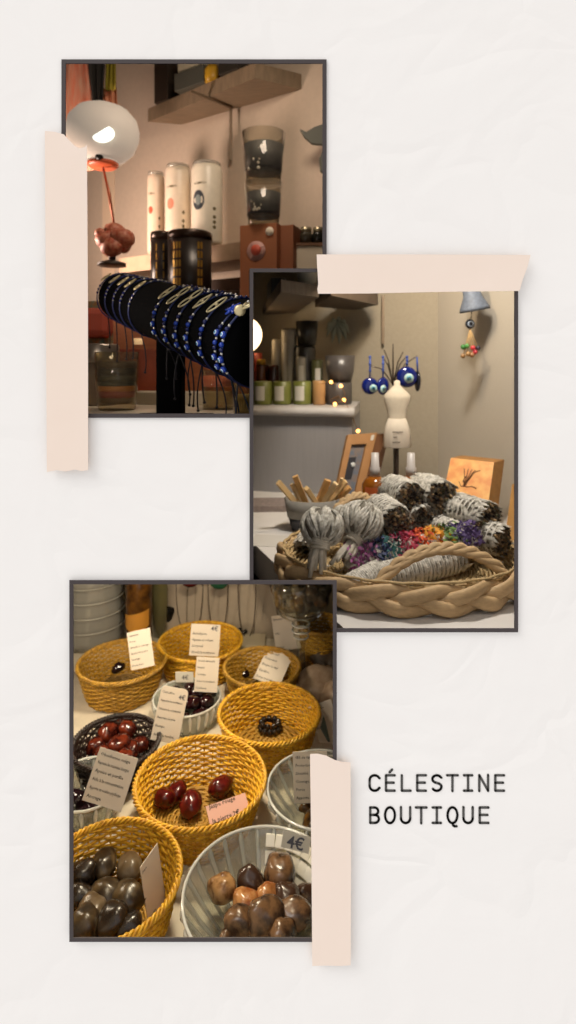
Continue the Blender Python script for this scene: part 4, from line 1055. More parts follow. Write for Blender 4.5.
# ---- smudge sticks
sage = M('sage_leaf', 'cfc8bb', .85, var=.28, scale=45, color2='8f8a7c'); sage_d = M('sage_dark', '6e675a', .9); thread = M('cotton_thread', 'd0c9bc', .8)
brown = M('stem_brown', '6e583e', .8); tan = M('stem_tan', '9a7f5a', .8); dkst = M('stem_dark', '2f261e', .9); mossy = M('stem_moss', '4d4a30', .8)
def leafflake(mb, c, t_, n_, l, w_, mi=0):
    t_ = t_.normalized(); n_ = n_.normalized(); b_ = t_.cross(n_)
    vs = [c-t_*l/2, c+b_*w_/2+n_*.0004, c+n_*w_*.28, c-b_*w_/2+n_*.0004, c+t_*l/2]
    mb.add(vs, [(0, 1, 2), (0, 2, 3), (1, 4, 2), (2, 4, 3)], mi, True)
def bundle(px, py, d, r, length, dirv, lab, seed, wraps=10, group='white smudge sticks heaped in the tray basket', cut=True):
    """leaf bundle whose cut end faces the viewer at px, py"""
    rnd = random.Random(seed); e = P(px, py, d); dv = Vector(dirv).normalized(); R = dv.to_track_quat('Z', 'Y').to_matrix()
    r = S(r, d); Ln = length
    t = thing('smudge_stick', lab, 'smudge stick', e+dv*Ln/2-Vector((0, 0, r)), group)
    fr_ = lambda a, z, k=1.0: e+R @ Vector((r*k*math.cos(a), r*k*math.sin(a), z))
    mb = MB(); prof = [(r*.6, 0), (r*.88, .002), (r*.95, Ln*.12), (r*.97, Ln*.4), (r*.9, Ln*.75), (r*.6, Ln*.95), (r*.1, Ln)]
    ll = [(x, z) for x, z in prof]
    mb.lathe(ll, 24, R=R, c=e, mi=1, flute=lambda a, z: 1+.05*math.sin(5*a+seed+z*60)+.03*math.sin(11*a+z*90))  # core coloured dark so the gaps between leaves look shaded
    for k in range(int(230)):
        a = rnd.uniform(0, 2*PI); z = rnd.uniform(0, Ln*.9); n_ = R @ Vector((math.cos(a), math.sin(a), 0)); kk = 1.0-.35*max(0, z/Ln-.7)/.3
        tv = R @ (Vector((0, 0, 1))*math.cos(rnd.gauss(0, .5))+Vector((-math.sin(a), math.cos(a), 0))*rnd.gauss(0, .5))
        leafflake(mb, fr_(a, z, kk*rnd.uniform(.96, 1.08)), tv, n_+tv*rnd.gauss(0, .12), rnd.uniform(.4, .9)*r*1.3, rnd.uniform(.22, .4)*r, 0)
    mb.build('leaf_roll', [sage, sage_d], t, world=True)
    mb = MB()
    for q_ in range(2):
        pts = []
        for j in range(wraps*14):
            u = j/(wraps*14); a = 2*PI*wraps*u*(1 if q_ == 0 else -1)+q_; pts.append(fr_(a, Ln*(.04+.85*u), 1.07-.35*max(0, u-.7)/.3))
        mb.tube(pts, .0009, 4)
    mb.build('thread_wrap', thread, t, world=True)
    if cut:
        mb = MB()
        for k in range(190):
            rho = r*.95*math.sqrt(rnd.random()); a = rnd.uniform(0, 2*PI); p = e+R @ Vector((rho*math.cos(a), rho*math.sin(a), .003))
            v = -dv+Vector((rnd.gauss(0, .35), rnd.gauss(0, .35), rnd.gauss(0, .35)))
            w_ = rnd.uniform(.0011, .0024); mb.tube([p, p+v*rnd.uniform(.002, .0055)], [w_, w_*.9], 5, mi=rnd.choice([0, 0, 1, 2, 2, 3, 4]), smooth=False)
        mb.build('cut_stems', [brown, tan, dkst, mossy, sage_d], t, world=True)
    return t
dv = (-.55, .8, .05)
bundle(411, 499, .84, 16, .08, (-.25, .95, .0), 'upper left smudge stick of the heap, cut end facing right', 1)
bundle(442, 499, .86, 18, .08, (-.25, .95, .0), 'topmost smudge stick at the middle of the heap', 2)
bundle(397, 522, .80, 16, .07, (-.3, .95, .1), 'smudge stick below the upper left one, nearest the torches', 3)
bundle(424, 522, .84, 16, .09, (-.4, .9, .0), 'dark ended smudge stick under the two upper ones', 4)
bundle(455, 522, .87, 16, .09, (-.5, .85, .0), 'smudge stick under the topmost one, at its right', 5)
bundle(490, 520, .82, 17, .10, (-.5, .85, .0), 'upper right smudge stick with a pale wrapped side', 6)
bundle(503, 541, .80, 15, .10, (-.6, .8, .02), 'lowest right smudge stick beside the woven tray side', 7)
bundle(470, 540, .80, 13, .09, (-.5, .85, .02), 'small smudge stick tucked below the upper right one', 8)
bundle(378, 548, .83, 11, .08, (.3, .95, .0), 'small pale smudge stick end behind the coloured flowers', 9)
bundle(303, 552, .84, 12, .09, (.2, .95, .1), 'small knotted smudge stick at the far left of the tray', 10, cut=False)
bundle(470, 511, .90, 12, .07, (-.6, .8, 0), 'pale wrapped roll at the back, right of the topmost stick', 12, cut=False)
# torches
def torch(px, py, d, r, tail, lab, seed, nst=7):
    rnd = random.Random(seed); c = P(px, py, d); r = S(r, d); tl = [P(x, y, dd_) for x, y, dd_ in tail]
    t = thing('sage_torch', lab, 'smudge stick', Vector((tl[-1].x, tl[-1].y, T2+.008)), 'folded sage torches with tied stems')
    neck = tl[0]; axd = (neck-c).normalized()
    mb = MB().ball(c, r*.90, mi=1, seg=24, rings=16, lump=.08, seed=seed, sc=(1, 1, 1.02))  # dark ball puts shade into the gaps between the leaves
    R = axd.to_track_quat('Z', 'Y').to_matrix()
    for k in range(62):       # long folded leaves from crown to neck
        a = rnd.uniform(0, 2*PI); pts = []; rs = []
        u0, u1 = rnd.uniform(.05, .5), rnd.uniform(.7, 1.0)
        for j in range(9):
            u = u0+(u1-u0)*j/8; th_ = PI*(u*.93); rho = r*1.0*math.sin(th_)*(1+.04*math.sin(3*a+k)); zz_ = -r*math.cos(th_)
            aa = a+.35*math.sin(u*3+k)
            pts.append(c+R @ Vector((rho*math.cos(aa), rho*math.sin(aa), zz_))); rs.append(r*.13*math.sin(PI*(j+.6)/9.2)+.0004)
        mb.tube(pts, rs, 5, flat=.6)
    mb.build('leaf_head', [sage, sage_d], t, world=True)
    mb = MB()
    for k in range(nst):
        o_ = Vector((rnd.uniform(-1, 1), rnd.uniform(-.6, .6), rnd.uniform(-.3, .3)))*r*.28
        pts = [neck-axd*r*.3+o_*.8]+[p+o_*(1+.45*i) for i, p in enumerate(tl)]
        mb.tube(pts, [r*.14]*(len(pts)-1)+[r*.10], 6)
    mb.build('stems', M('pale_stem', 'bcb2a0', .8, var=.2, scale=40), t, world=True)
    mb = MB(); Rn = ((tl[1]-tl[0]).normalized()).to_track_quat('Z', 'Y').to_matrix()
    for k in range(5):
        mb.tube([neck+Rn @ Vector((r*.42*math.cos(a), r*.42*math.sin(a), (k-2)*r*.13+.05*r*math.sin(a+k))) for a in [2*PI*j/18 for j in range(18)]], r*.085, 5, closed=True)
    mb.build('tie', M('sage_tie', 'b5ac9b', .8), t, world=True)
torch(322, 527, .74, 19.5, [(321, 543, .725), (319, 556, .72), (318, 573, .715)], 'nearest sage torch with stems hanging straight down at the left', 21)
torch(361, 521, .78, 20, [(354, 540, .765), (347, 549, .755), (339, 560, .745)], 'second sage torch, stems slanting down to the left', 22)
torch(345, 519, .86, 14, [(344, 532, .86), (344, 542, .855)], 'small sage torch half hidden between the two large ones', 23, 5)

# long thread-wound sage roll in front, and the flower bundle
def longroll(p0, p1, r, lab, seed, mats, fl=None, name='smudge_stick', wr=22):
    rnd = random.Random(seed); v = p1-p0; Ln = v.length; dv = v.normalized(); R = dv.to_track_quat('Z', 'Y').to_matrix()
    t = thing(name, lab, 'smudge stick', (p0+p1)/2-Vector((0, 0, r)), None)
    mb = MB().lathe([(.001, -.002), (r*.6, .0), (r*.95, Ln*.1), (r, Ln*.5), (r*.9, Ln*.85), (r*.4, Ln), (.001, Ln)], 24, R=R, c=p0, flute=lambda a, z: 1+.05*math.sin(6*a+z*80))
    for k in range(240):
        a = rnd.uniform(0, 2*PI); z = rnd.uniform(.02, .95)*Ln; n_ = R @ Vector((math.cos(a), math.sin(a), 0))
        tv = dv*math.cos(rnd.gauss(0, .4))+(R @ Vector((-math.sin(a), math.cos(a), 0)))*rnd.gauss(0, .4)
        leafflake(mb, p0+R @ Vector((r*1.02*math.cos(a), r*1.02*math.sin(a), z)), tv, n_, rnd.uniform(.012, .024), rnd.uniform(.004, .007))
    mb.build('leaf_roll', mats, t, world=True)
    mb = MB()
    for q_ in range(3):
        N = wr*16; pts = []
        for j in range(N):
            u = j/N; a = 2*PI*wr*u*(1 if q_ != 1 else -1)+q_*2; k_ = 1.08 if .06 < u < .9 else .85
            pts.append(p0+R @ Vector((r*k_*math.cos(a), r*k_*math.sin(a), Ln*(.03+.93*u))))
        mb.tube(pts, .0009, 4)
    mb.build('thread_wrap', thread, t, world=True)
    if fl:
        cols_ = fl; mb = MB(); 
        for k in range(1300):
            u = rnd.random(); a = rnd.uniform(-1.9, 1.5)
            # a measured from straight up, towards the viewer
            rho = r*rnd.uniform(1.0, 1.6); upv = Vector((0, 0, 1)); upv = (upv-dv*upv.dot(dv)).normalized(); sd = dv.cross(upv); sd = sd if sd.y < 0 else -sd
            dn = upv*math.cos(a)+sd*math.sin(a)
            c = p0+v*u+dn*rho; idx = min(len(cols_)-1, max(0, int(u*len(cols_)+rnd.gauss(0, .35))))
            leafflake(mb, c, Vector((rnd.gauss(0, 1), rnd.gauss(0, 1), rnd.gauss(0, 1))), dn+Vector((rnd.gauss(0, .5), rnd.gauss(0, .5), rnd.gauss(0, .5))), rnd.uniform(.006, .013), rnd.uniform(.004, .007), idx)
        o = mb.build('dried_petals', [M('petal_%s' % c_, c_, .7) for c_ in cols_], t, world=True); o['kind'] = 'stuff'
    return t
longroll(P(362, 583, .725), P(464, 556, .79), .018, 'long thread wound sage roll lying behind the front handle', 31, sage)
longroll(P(346, 564, .76), P(475, 540, .80), .018, 'sage roll covered with rainbow coloured dried petals', 32, sage,
         fl=['8e4a78', '7a4468', '2f3a5c', '2d5f5a', '8c2440', 'a8283c', 'd65a28', 'e0992f', '5f7a3a', '4d3a68', '55406e'], name='flower_smudge_stick')
longroll(P(345, 590, .70), P(378, 572, .725), .014, 'short loose sage roll in front below the magenta petals', 33, sage, wr=6)
mb = MB(); rnd = random.Random(5)
for k in range(420):
    p = on(rnd.uniform(325, 400), rnd.uniform(566, 596), H2-.012); p.z = T2+rnd.uniform(.008, .016)
    leafflake(mb, p, Vector((rnd.gauss(0, 1), rnd.gauss(0, 1), rnd.gauss(0, .3))), Vector((0, 0, 1)), rnd.uniform(.005, .012), rnd.uniform(.003, .005), rnd.randrange(3))
solo('leaf_crumbs', mb, [tan, M('olive_crumb', '6b6238', .8), sage], 'loose dry leaf crumbs on the tray below the torches', 'leaf crumbs', kind='stuff')

for t in list(bpy.data.objects):
    if t.parent: continue
    n = t.name.split('.')[0]
    for root, a_, b_n in (('eye_pendant', 'glass_disc', ('eye',)), ('card_display', 'picture', ('dark_print', 'white_moon_print')), ('card_deck_box', 'front_art', ('ink_sketch', 'coral_flowers_print', 'blue_wash_print')), ('display_bust', 'skirt', ('skirt_print',)), ('spray_bottle', 'bottle', ('label', 'orange_band')), ('candle_jar', 'body', ('paper_label',)), ('pillar_candle', 'body', ('paper_label',))):
        if n == root and part_named(t, a_): under(part_named(t, a_)[0], *part_named(t, *b_n))
close_room(2)
# ------------------------------------------------------------------ view 3: yellow wicker baskets of stones and glass bowls
H3 = .62; T3 = CZ-H3
cloth_m = M('cream_tablecloth', 'd8ccb8', .8, var=.12, scale=14, bump=.2, bdist=.002)
q = [Vector((X(-100, 1.35), .515, T3)), Vector((X(380, .515), .515, T3)), Vector((X(334, 1.35)-.0, 1.35, T3)), Vector((X(60, 1.35)-.25, 1.35, T3))]
q = [Vector((-.32, .515, T3)), Vector((.10, .515, T3)), Vector((.105, 1.40, T3)), Vector((-.62, 1.40, T3))]
recentre(solo('display_table', MB().hexa([p-Vector((0, 0, .03)) for p in q], q), cloth_m, 'cream covered table under the yellow baskets and glass bowls', 'table'))
vwall('wall_rear', [(-.62, 1.385), (.115, 1.385)], T3-.05, CZ-.24, M('dim_olive_wall', '6b5d45', .9, var=.3, scale=7))

wick = {}
def wick_mats(key, c1, c2, c3):
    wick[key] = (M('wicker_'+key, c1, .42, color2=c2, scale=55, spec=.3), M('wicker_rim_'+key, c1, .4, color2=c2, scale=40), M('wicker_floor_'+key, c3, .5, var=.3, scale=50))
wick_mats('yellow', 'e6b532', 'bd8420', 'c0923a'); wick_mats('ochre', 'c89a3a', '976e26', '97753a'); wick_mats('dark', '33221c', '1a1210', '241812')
def basket(name, lab, c, R0, R1, H, key, group, nst=36, rows=12, seed=0, rot=0):
    t = thing(name, lab, 'basket', c, group, rot=(0, 0, rot)); mw, mr, mf = wick[key]; rnd = random.Random(seed)
    mb = MB(); N = nst*4
    rw = lambda z: R1+(R0-R1)*(z/H)**.8
    for k in range(rows):
        z = .004+(H-.008)*k/(rows-1)
        pts = []
        for j in range(N):
            a = 2*PI*j/N; pts.append(Vector(((rw(z)+.0014*math.sin(nst/2*a+PI*k))*math.cos(a), (rw(z)+.0014*math.sin(nst/2*a+PI*k))*math.sin(a), z+rnd.gauss(0, .0003))))
        mb.tube(pts, (H/rows)*.43, 5, closed=True)
    for k in range(nst):
        a = 2*PI*(k+.5)/nst; mb.tube([Vector((rw(z)*math.cos(a), rw(z)*math.sin(a), z)) for z in (.001, H*.3, H*.65, H)], .0013, 5)
    mb.build('woven_wall', mw, t)
    mb = MB(); N = 200
    for s_ in range(3):
        pts = []
        for j in range(N):
            a = 2*PI*j/N; ph = 2*PI*s_/3+26*a/1
            pts.append(Vector(((R0+.001+.0022*math.cos(ph))*math.cos(a), (R0+.001+.0022*math.cos(ph))*math.sin(a), H+.0026*math.sin(ph))))
        mb.tube(pts, .0018, 5, closed=True)
    mb.build('braided_rim', mr, t)
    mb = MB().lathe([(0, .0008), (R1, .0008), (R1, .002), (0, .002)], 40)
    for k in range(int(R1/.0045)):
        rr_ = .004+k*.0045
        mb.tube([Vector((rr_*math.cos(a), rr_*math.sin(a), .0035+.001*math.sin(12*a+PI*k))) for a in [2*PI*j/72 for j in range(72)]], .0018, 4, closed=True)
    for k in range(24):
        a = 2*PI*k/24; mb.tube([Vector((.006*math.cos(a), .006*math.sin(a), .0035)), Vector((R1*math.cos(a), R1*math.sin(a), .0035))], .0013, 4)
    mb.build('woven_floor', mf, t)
    return t
GB = 'round yellow wicker baskets on the table'
HB = .060; HR = H3-HB
def bc(px, py): p = on(px, py, HR); return Vector((p.x, p.y, T3+.0003))
Bmid = bc(200.5, 779); basket('wicker_basket', 'large yellow wicker basket at the centre holding red stones and a pink card', Bmid, .0845, .064, HB, 'yellow', GB, 40, 16, 1)
Bnear = bc(108, 877); basket('wicker_basket', 'nearest yellow wicker basket in the lower left corner with grey brown stones', Bnear, .0755, .060, HB, 'yellow', GB, 36, 15, 2)
Bfr = bc(269, 712); basket('wicker_basket', 'yellow wicker basket with a dark bracelet, above the centre right', Bfr, .0785, .060, HB, 'yellow', GB, 38, 15, 3)
Bur = bc(262, 664); basket('wicker_basket', 'ochre wicker basket with a tilted white card lying in it', Bur, .068, .052, .055, 'ochre', GB, 36, 14, 4)
Bup = bc(200.5, 641); basket('wicker_basket', 'farthest yellow wicker basket with an upright white price card', Bup, .080, .066, HB, 'yellow', GB, 36, 14, 5)
Blf = bc(122, 661); basket('wicker_basket', 'ochre wicker basket at the upper left beside the big ribbed glass', Blf, .078, .060, HB, 'ochre', GB, 36, 14, 6)
Bdk = on(116, 738, .565); Bdk.z = T3+.0003; basket('wicker_basket', 'dark brown wicker basket full of red brown stones', Bdk, .062, .046, .05, 'dark', 'dark wicker baskets', 34, 10, 7)
Brr = Vector((.068, 1.19, T3+.0003)); basket('wicker_basket', 'dim brown wicker basket behind the glass goblet', Brr, .045, .040, .075, 'dim' if 'dim' in wick else 'ochre', 'dim wicker baskets', 26, 12, 8)

# stones
def stone(p, r, sc, mat, lab, group, seed, rest=None, lump=.13):
    rnd = random.Random(seed); R = Euler((rnd.uniform(-.4, .4), rnd.uniform(-.4, .4), rnd.uniform(0, 6.3))).to_matrix()
    mb = MB().ball((0, 0, 0), r, seg=22, rings=14, sc=sc, R=R, lump=lump, seed=seed)
    zmin = min(v[2] for v in mb.v)
    mb.v = [(v[0], v[1], v[2]-zmin) for v in mb.v]
    return solo('tumbled_stone', mb, mat, lab, 'stone', loc=p if rest is None else Vector((p.x, p.y, rest)), group=group)
red = M('red_jasper', '5e140e', .2, var=.35, scale=35, color2='3a0b0a'); 
def atz(px, py, z):                     # point of height z above this table seen at px, py
    return on(px, py, H3-z)
for k, (x, y, r, lab) in enumerate(((166, 801, .0145, 'leftmost red stone in the centre basket'), (176, 795, .014, 'rear left red stone in the centre basket'), (191, 808, .0155, 'front red stone in the centre basket near the rim'), (221, 790, .0165, 'largest red stone in the centre basket, beside the pink card'))):
    p = atz(x, y, .014); stone(p, r, (1.15, .95, .8), red, lab, 'red stones in the centre basket', 40+k, rest=T3+.0055)
gb = [M('stone_olive', '5b4a32', .28, color2='2c2116', scale=16, contrast=(.42, .58)), M('stone_taupe', '7d6c55', .3, color2='55442f', scale=16), M('stone_dark', '33271c', .26, color2='18110d', scale=20)]
near = [(104, 865, .014, 0, .03), (129, 869, .0145, 1, .03), (81, 876, .0145, 2, .03), (106, 897, .015, 0, .028), (128, 901, .0165, 0, .03), (92, 912, .015, 1, .032), (112, 925, .016, 2, .03), (80, 900, .014, 2, .026), (84, 930, .015, 0, .034), (128, 930, .013, 2, .03), (100, 882, .012, 2, .018)]
nl = ['rear middle stone', 'rear right pale taupe stone', 'rear left dark stone', 'middle olive stone', 'large olive stone right of the middle', 'front left pale stone', 'front dark stone at the lower middle', 'dark stone against the left side', 'olive stone at the lower left edge', 'dark stone at the lower right side', 'small dark stone deep between the rear ones']
for k, (x, y, r, m_, z) in enumerate(near):
    p = atz(x, y, z); stone(p, r*1.08, (1.2, .95, .85), gb[m_], nl[k]+' in the nearest yellow basket', 'stones in the nearest yellow basket', 60+k, rest=T3+max(.0055, z-.012))
rb = M('red_brown_stone', '6a2814', .2, color2='340f0a', scale=22, contrast=(.42, .6))
dkst_ = [(108, 731, .016, .034), (128, 727, .015, .036), (96, 743, .014, .03), (118, 745, .017, .04), (131, 747, .014, .036), (140, 741, .012, .034), (104, 752, .014, .036), (125, 757, .014, .036), (122, 720, .011, .03)]
dl = ['rear left', 'rear right', 'far left', 'large central', 'right of centre', 'rightmost', 'front left', 'front right', 'rearmost small']
for k, (x, y, r, z) in enumerate(dkst_):
    p = atz(x, y, z); stone(p, r, (1.15, .95, .85), rb, dl[k]+' red brown stone in the dark basket', 'red brown stones in the dark basket', 90+k, rest=T3+z-.016)
blackst = M('black_stone', '0f0b0c', .06, color2='241318', scale=20)
for (x, y, lab, b_) in ((118, 668, 'black stone in the ochre basket at the upper left', Blf), (243, 674, 'black stone left of the card in the ochre basket', Bur)):
    p = atz(x, y, .014); stone(p, .0115, (1.2, .9, .8), blackst, lab, 'lone black stones in ochre baskets', int(x), rest=T3+.0055)
# dark bracelet with tiger eye in basket
c = atz(270, 727, .012); c.z = T3+.006
t = thing('stone_bracelet', 'coiled dark bead bracelet with a tiger eye stone lying in a basket', 'bracelet', c)
beadm = M('smoke_bead', '241c18', .15)
for k in range(12):
    a = 2*PI*k/12; MB().ball((.0165*math.cos(a), .0135*math.sin(a), .006), .0048, seg=10, rings=7).build('bead', beadm, t)
for k in range(9):
    a = 2*PI*k/9+.3; MB().ball((.0145*math.cos(a), .0115*math.sin(a), .0135), .0048, seg=10, rings=7).build('bead', beadm, t)
tiger = M('tiger_eye', 'b8792c', .2, color2='4a2a12', scale=30, stretch=(1, 5, 1))
MB().ball((-.002, -.004, .010), .009, sc=(1, .8, .6), seg=16, rings=10).build('tiger_eye', tiger, t)

# cards
paper_c = M('card_paper', 'dccfbf', .7); inkc = M('card_ink', '2f2823', .7); penc = M('pen_ink', '4a4a55', .7)
TXT = {}
def card(lab, c, w, h, lines, rot, price=None, mat=None, round_=0, size=None, title=True, bottom=None, group='small printed stone cards'):
    """c: middle of the lower edge"""
    t = thing('stone_card', lab, 'card', c, group, rot=rot)
    mb = MB()
    if round_:
        q = [(-w/2, 0), (w/2, 0), (w/2, h-round_), (w/2-round_*.3, h-round_*.3), (w/2-round_, h), (-w/2+round_, h), (-w/2+round_*.3, h-round_*.3), (-w/2, h-round_)]
    else: q = [(-w/2, 0), (w/2, 0), (w/2, h), (-w/2, h)]
    mb.hexa([Vector((x, -.0003, z)) for x, z in q], [Vector((x, .0003, z)) for x, z in q])
    mb.build('card_sheet', mat or paper_c, t)
    size = size or w*.105
    mb = MB(); n = len(lines)
    for i, ln in enumerate(lines):
        if not ln: continue
        key = ln
        if key not in TXT: TXT[key] = text_mesh(ln, 1.0, bold=.012)
        vs, fs = TXT[key]; wmax = max(v.x for v in vs); k = min(size*1.05, w*.80/wmax)
        z0 = h*(1-.115-(i)*.84/max(n-1, 1)*.93)-size*.25
        mb.add([Vector((-w*.43+v.x*k, -.0005, z0+v.y*size)) for v in vs], fs)
    if mb.v: mb.build('printed_text', inkc, t)
    if price:
        vs, fs = text_mesh(price, 1.0, bold=.01); s_ = w*.22
        MB().add([Vector((w*.18+v.x*s_, -.0005, h*.80+v.y*s_)) for v in vs], fs).build('price_mark', penc, t)
    return t
def cardpx(lab, x0, y0, x1, y1, d, lines, roll=0, tilt=-.25, yaw=0, **k):
    """card whose lower edge middle shows at the foot of the box x0..x1, y0..y1"""
    xc = (x0+x1)/2; c = P(xc, y1, d); w = S(x1-x0, d)
    pitch = math.atan((((y0+y1)/2)-HY)/F)
    h = S(y1-y0, d)/(math.cos(tilt)+math.sin(-tilt)*math.tan(pitch)) if tilt else S(y1-y0, d)
    return card(lab, c, w, h, lines, (tilt, roll, yaw), **k)
cardpx('white card with printed lines leaning out of the upper left ochre basket', 131, 629, 155, 668, 1.03, ['Hématite', 'Force', 'Stimule le courage', 'Apaise les peurs', 'Ancrage', 'Protection'], roll=-.22, tilt=-.30)
cardpx('upright white price card standing in the farthest yellow basket', 189, 624, 218.5, 656, 1.09, ['', 'Améthyste', 'Apaise et relaxe', 'Sommeil', 'Stimule la méditation'], roll=.05, tilt=-.2, price='4€')
cardpx('white printed card standing behind the stones in the middle glass bowl', 194, 657, 217, 692, .985, ['Grenat almandin', 'Vitalité', 'Courage', 'Aide à la circulation', 'Confiance'], roll=.06, tilt=-.15)
cardpx('white card with a cut corner in front of the middle glass bowl', 150, 686, 178, 742, .875, ['Cornaline', 'Apporte la confiance', 'Stimule la créativité', 'Favorise la joie', 'Énergie', 'Aide à la fertilité'], roll=.19, tilt=-.25, price='4€', round_=.006)
cardpx('large white printed card in the left glass bowl of black stones', 81, 750, 122, 806, .70, ['Obsidienne neige', 'Repousse les mauvaises énergies', 'Apaise et purifie', 'Aide à la concentration', 'Apporte un soutien psychique', 'Ancrage'], roll=.30, tilt=-.35)
cardpx('white printed card upright in the right glass bowl, cut by the tape', 294, 751, 329, 803, .77, ['Œil de tigre', 'Protection', 'Sécurité', 'Courage', 'Force', 'Apporte confiance'], roll=-.03, tilt=-.2)
c = atz(266, 682, .012)
card('tilted white card lying flat in the ochre basket', Vector((c.x, c.y-.01, T3+.016)), .058, .062, ['Onyx noir', 'Protection', 'Éloigne le mal', 'Équilibre', 'Force mentale'], (-1.02, 0, 0), price=None).rotation_euler = (-.95, .0, -.55)
c = atz(231, 812, .012)
pk = card('pink handwritten price card lying in the centre basket', Vector((c.x, c.y-.012, T3+.014)), .056, .021, ['Jaspe rouge', 'la pierre 2€'], (-.95, 0, .45), mat=M('pink_paper', 'd8aca0', .7), size=.0075)
c = atz(152, 893, .03)
card('white card seen almost edge on in the nearest yellow basket', Vector((c.x+.006, c.y+.0, T3+.008)), .034, .062, ['Jaspe', 'Ancrage'], (-.18, .0, 1.22))
cardpx('white printed card at the right frame edge by the dark leaf', 322, 700, 346, 748, .93, ['Quartz rose', 'Amour', 'Douceur'], roll=-.35, tilt=-.3)
# small white price tag hanging in front of farthest basket
t = thing('price_tag', 'tiny white price tag hanging on the farthest yellow basket', 'price tag', P(184.5, 682, 1.035))
MB().box((0, 0, S(5, 1.035)), (S(18, 1.035), .0008, S(10.5, 1.035)), bev=.0003).build('tag_sheet', M('tag_white', 'ddd6c8', .6), t)
vs, fs = text_mesh('4€', 1.0); MB().add([Vector((-.005+v.x*.011, -.0008, .005+v.y*.011)) for v in vs], fs).build('price_mark', penc, t)

# glass bowls
bowl_g = glass('bowl_glass', 'f2f3ec', .13, .08, .05); rib_g = glass('rib_glass', 'fbfaf5', .60, .18, .08)  # whitish diffuse share stands in for sparkle on the clear glass
def gbowl(lab, c, R0, R1, H, ribs, facets=False, mat=None):
    t = thing('glass_bowl', lab, 'bowl', c, 'pressed clear glass bowls')
    prof = [(0, 0), (R1, 0), (R1*1.05, .004), (R1+(R0-R1)*.45, H*.4), (R0*.97, H*.85), (R0, H), (R0*.965, H), (R0*.93, H*.85), (R1+(R0-R1)*.40, H*.43), (R1*.9, .008), (0, .007)]
    MB().lathe(prof, 72, flute=lambda a, z: 1+.012*math.cos(ribs*a)).build('bowl_wall', mat or bowl_g, t)
    mb = MB()
    for k in range(ribs):
        a = 2*PI*k/ribs; e = Vector((math.cos(a), math.sin(a), 0))
        mb.tube([e*(R1*1.06)+Vector((0, 0, .006)), e*(R1+(R0-R1)*.5)*1.01+Vector((0, 0, H*.42)), e*R0*.985+Vector((0, 0, H*.84)), e*R0*1.0+Vector((0, 0, H*.96))], [.0015, .0028, .0033, .0013], 5)
    mb.build('ribs', rib_g, t)
    MB().tube([Vector((R0*.985*math.cos(a), R0*.985*math.sin(a), H)) for a in [2*PI*j/72 for j in range(72)]], .0019, 6, closed=True).build('rim', rib_g, t)
    if facets:
        mb = MB(); rr = random.Random(8)
        for a in [x*.155+.1 for x in range(10)]:
            for j, (zk, kk) in enumerate(((.84, .985), (.62, .90), (.40, .80))):
                e = Vector((math.cos(a), math.sin(a), 0)); R = RZ(a)
                mb.box(e*((R1+(R0-R1)*(zk**.9))-.004)+Vector((0, 0, H*zk)), (.004, .0112, .0130), R=R @ RY(.7), bev=.001)
        mb.build('square_facets', M('facet_glint', 'e8e3d6', .2, spec=.8), t)  # near-white colour imitates the bright glints on clear glass facets
    return t
cF = on(263, 891, .56); cF.z = T3+.0003
gbowl('front right glass bowl with square facets full of brown stones', cF, .085, .045, .06, 26, facets=True)
st = [M('jasper_tan', 'a98052', .26, color2='6b4526', scale=22, contrast=(.4, .58)), M('jasper_brown', '715236', .26, color2='38261a', scale=18, contrast=(.4, .58)), M('jasper_dark', '3f2a1e', .24, color2='7d6246', scale=20, contrast=(.3, .42)), M('jasper_orange', 'b98450', .26, color2='8a4c22', scale=20, contrast=(.4, .6))]
fb = [(223, 888, .0150, 0, .042), (250, 877, .0145, 2, .042), (280, 872, .0185, 1, .044), (247, 901, .0150, 3, .046), (267, 894, .0125, 3, .048), (287, 897, .0165, 2, .044), (239, 921, .0155, 1, .048), (264, 918, .0180, 1, .054), (295, 914, .0165, 1, .050), (282, 930, .0160, 1, .050), (228, 940, .013, 1, .04), (306, 890, .012, 2, .04)]
fl_ = ['tan round stone, leftmost', 'dark veined stone at the rear left', 'large brown stone at the rear right', 'orange tan stone left of the middle', 'small orange stone at the middle', 'dark red brown stone right of the middle', 'brown stone at the front left', 'large brown stone at the front middle', 'brown stone at the right', 'brown stone at the lowest front right', 'brown stone at the lower left edge', 'small dark stone at the far right']
for k, (x, y, r, m_, z) in enumerate(fb):
    p = atz(x, y, z); stone(p, r*1.0, (1.12, .95, .9), st[m_], fl_[k]+' of the front glass bowl', 'brown stones in the front glass bowl', 120+k, rest=T3+z-.016, lump=.16)
vs, fs = text_mesh('4€', 1.0, bold=.02)
t = thing('price_label', 'small clear label with a handwritten price on the front glass bowl', 'label', P(296, 842, .645), rot=(-.5, .25, 0))
MB().box((0, 0, 0), (.032, .0006, .015)).build('label_sheet', M('label_grey', 'bdb6a8', .6), t)
MB().add([Vector((-.010+v.x*.017, -.0006, -.006+v.y*.015)) for v in vs], fs).build('handwriting', penc, t)
cR = on(322, 787, .565); cR.z = T3+.0003
gbowl('right glass bowl with long ribs holding tiger eye stones and a card', cR, .073, .036, .055, 20)
for k, (x, y, r) in enumerate(((312, 815, .014), (322, 825, .014), (330, 805, .013), (308, 800, .010))):
    p = atz(x, y, .028); stone(p, r, (1.3, .9, .7), M('tiger_gloss', '6e4a1c', .1, color2='2a1c0e', scale=20), ['left tiger eye stone', 'front tiger eye stone', 'rear right tiger eye stone', 'small rear tiger eye stone'][k]+' in the right glass bowl', 'tiger eye stones in the right bowl', 160+k, rest=T3+.012)
cL = on(88, 783, .575); cL.z = T3+.0003
gbowl('left glass bowl with the large card and black stones', cL, .052, .034, .045, 18)
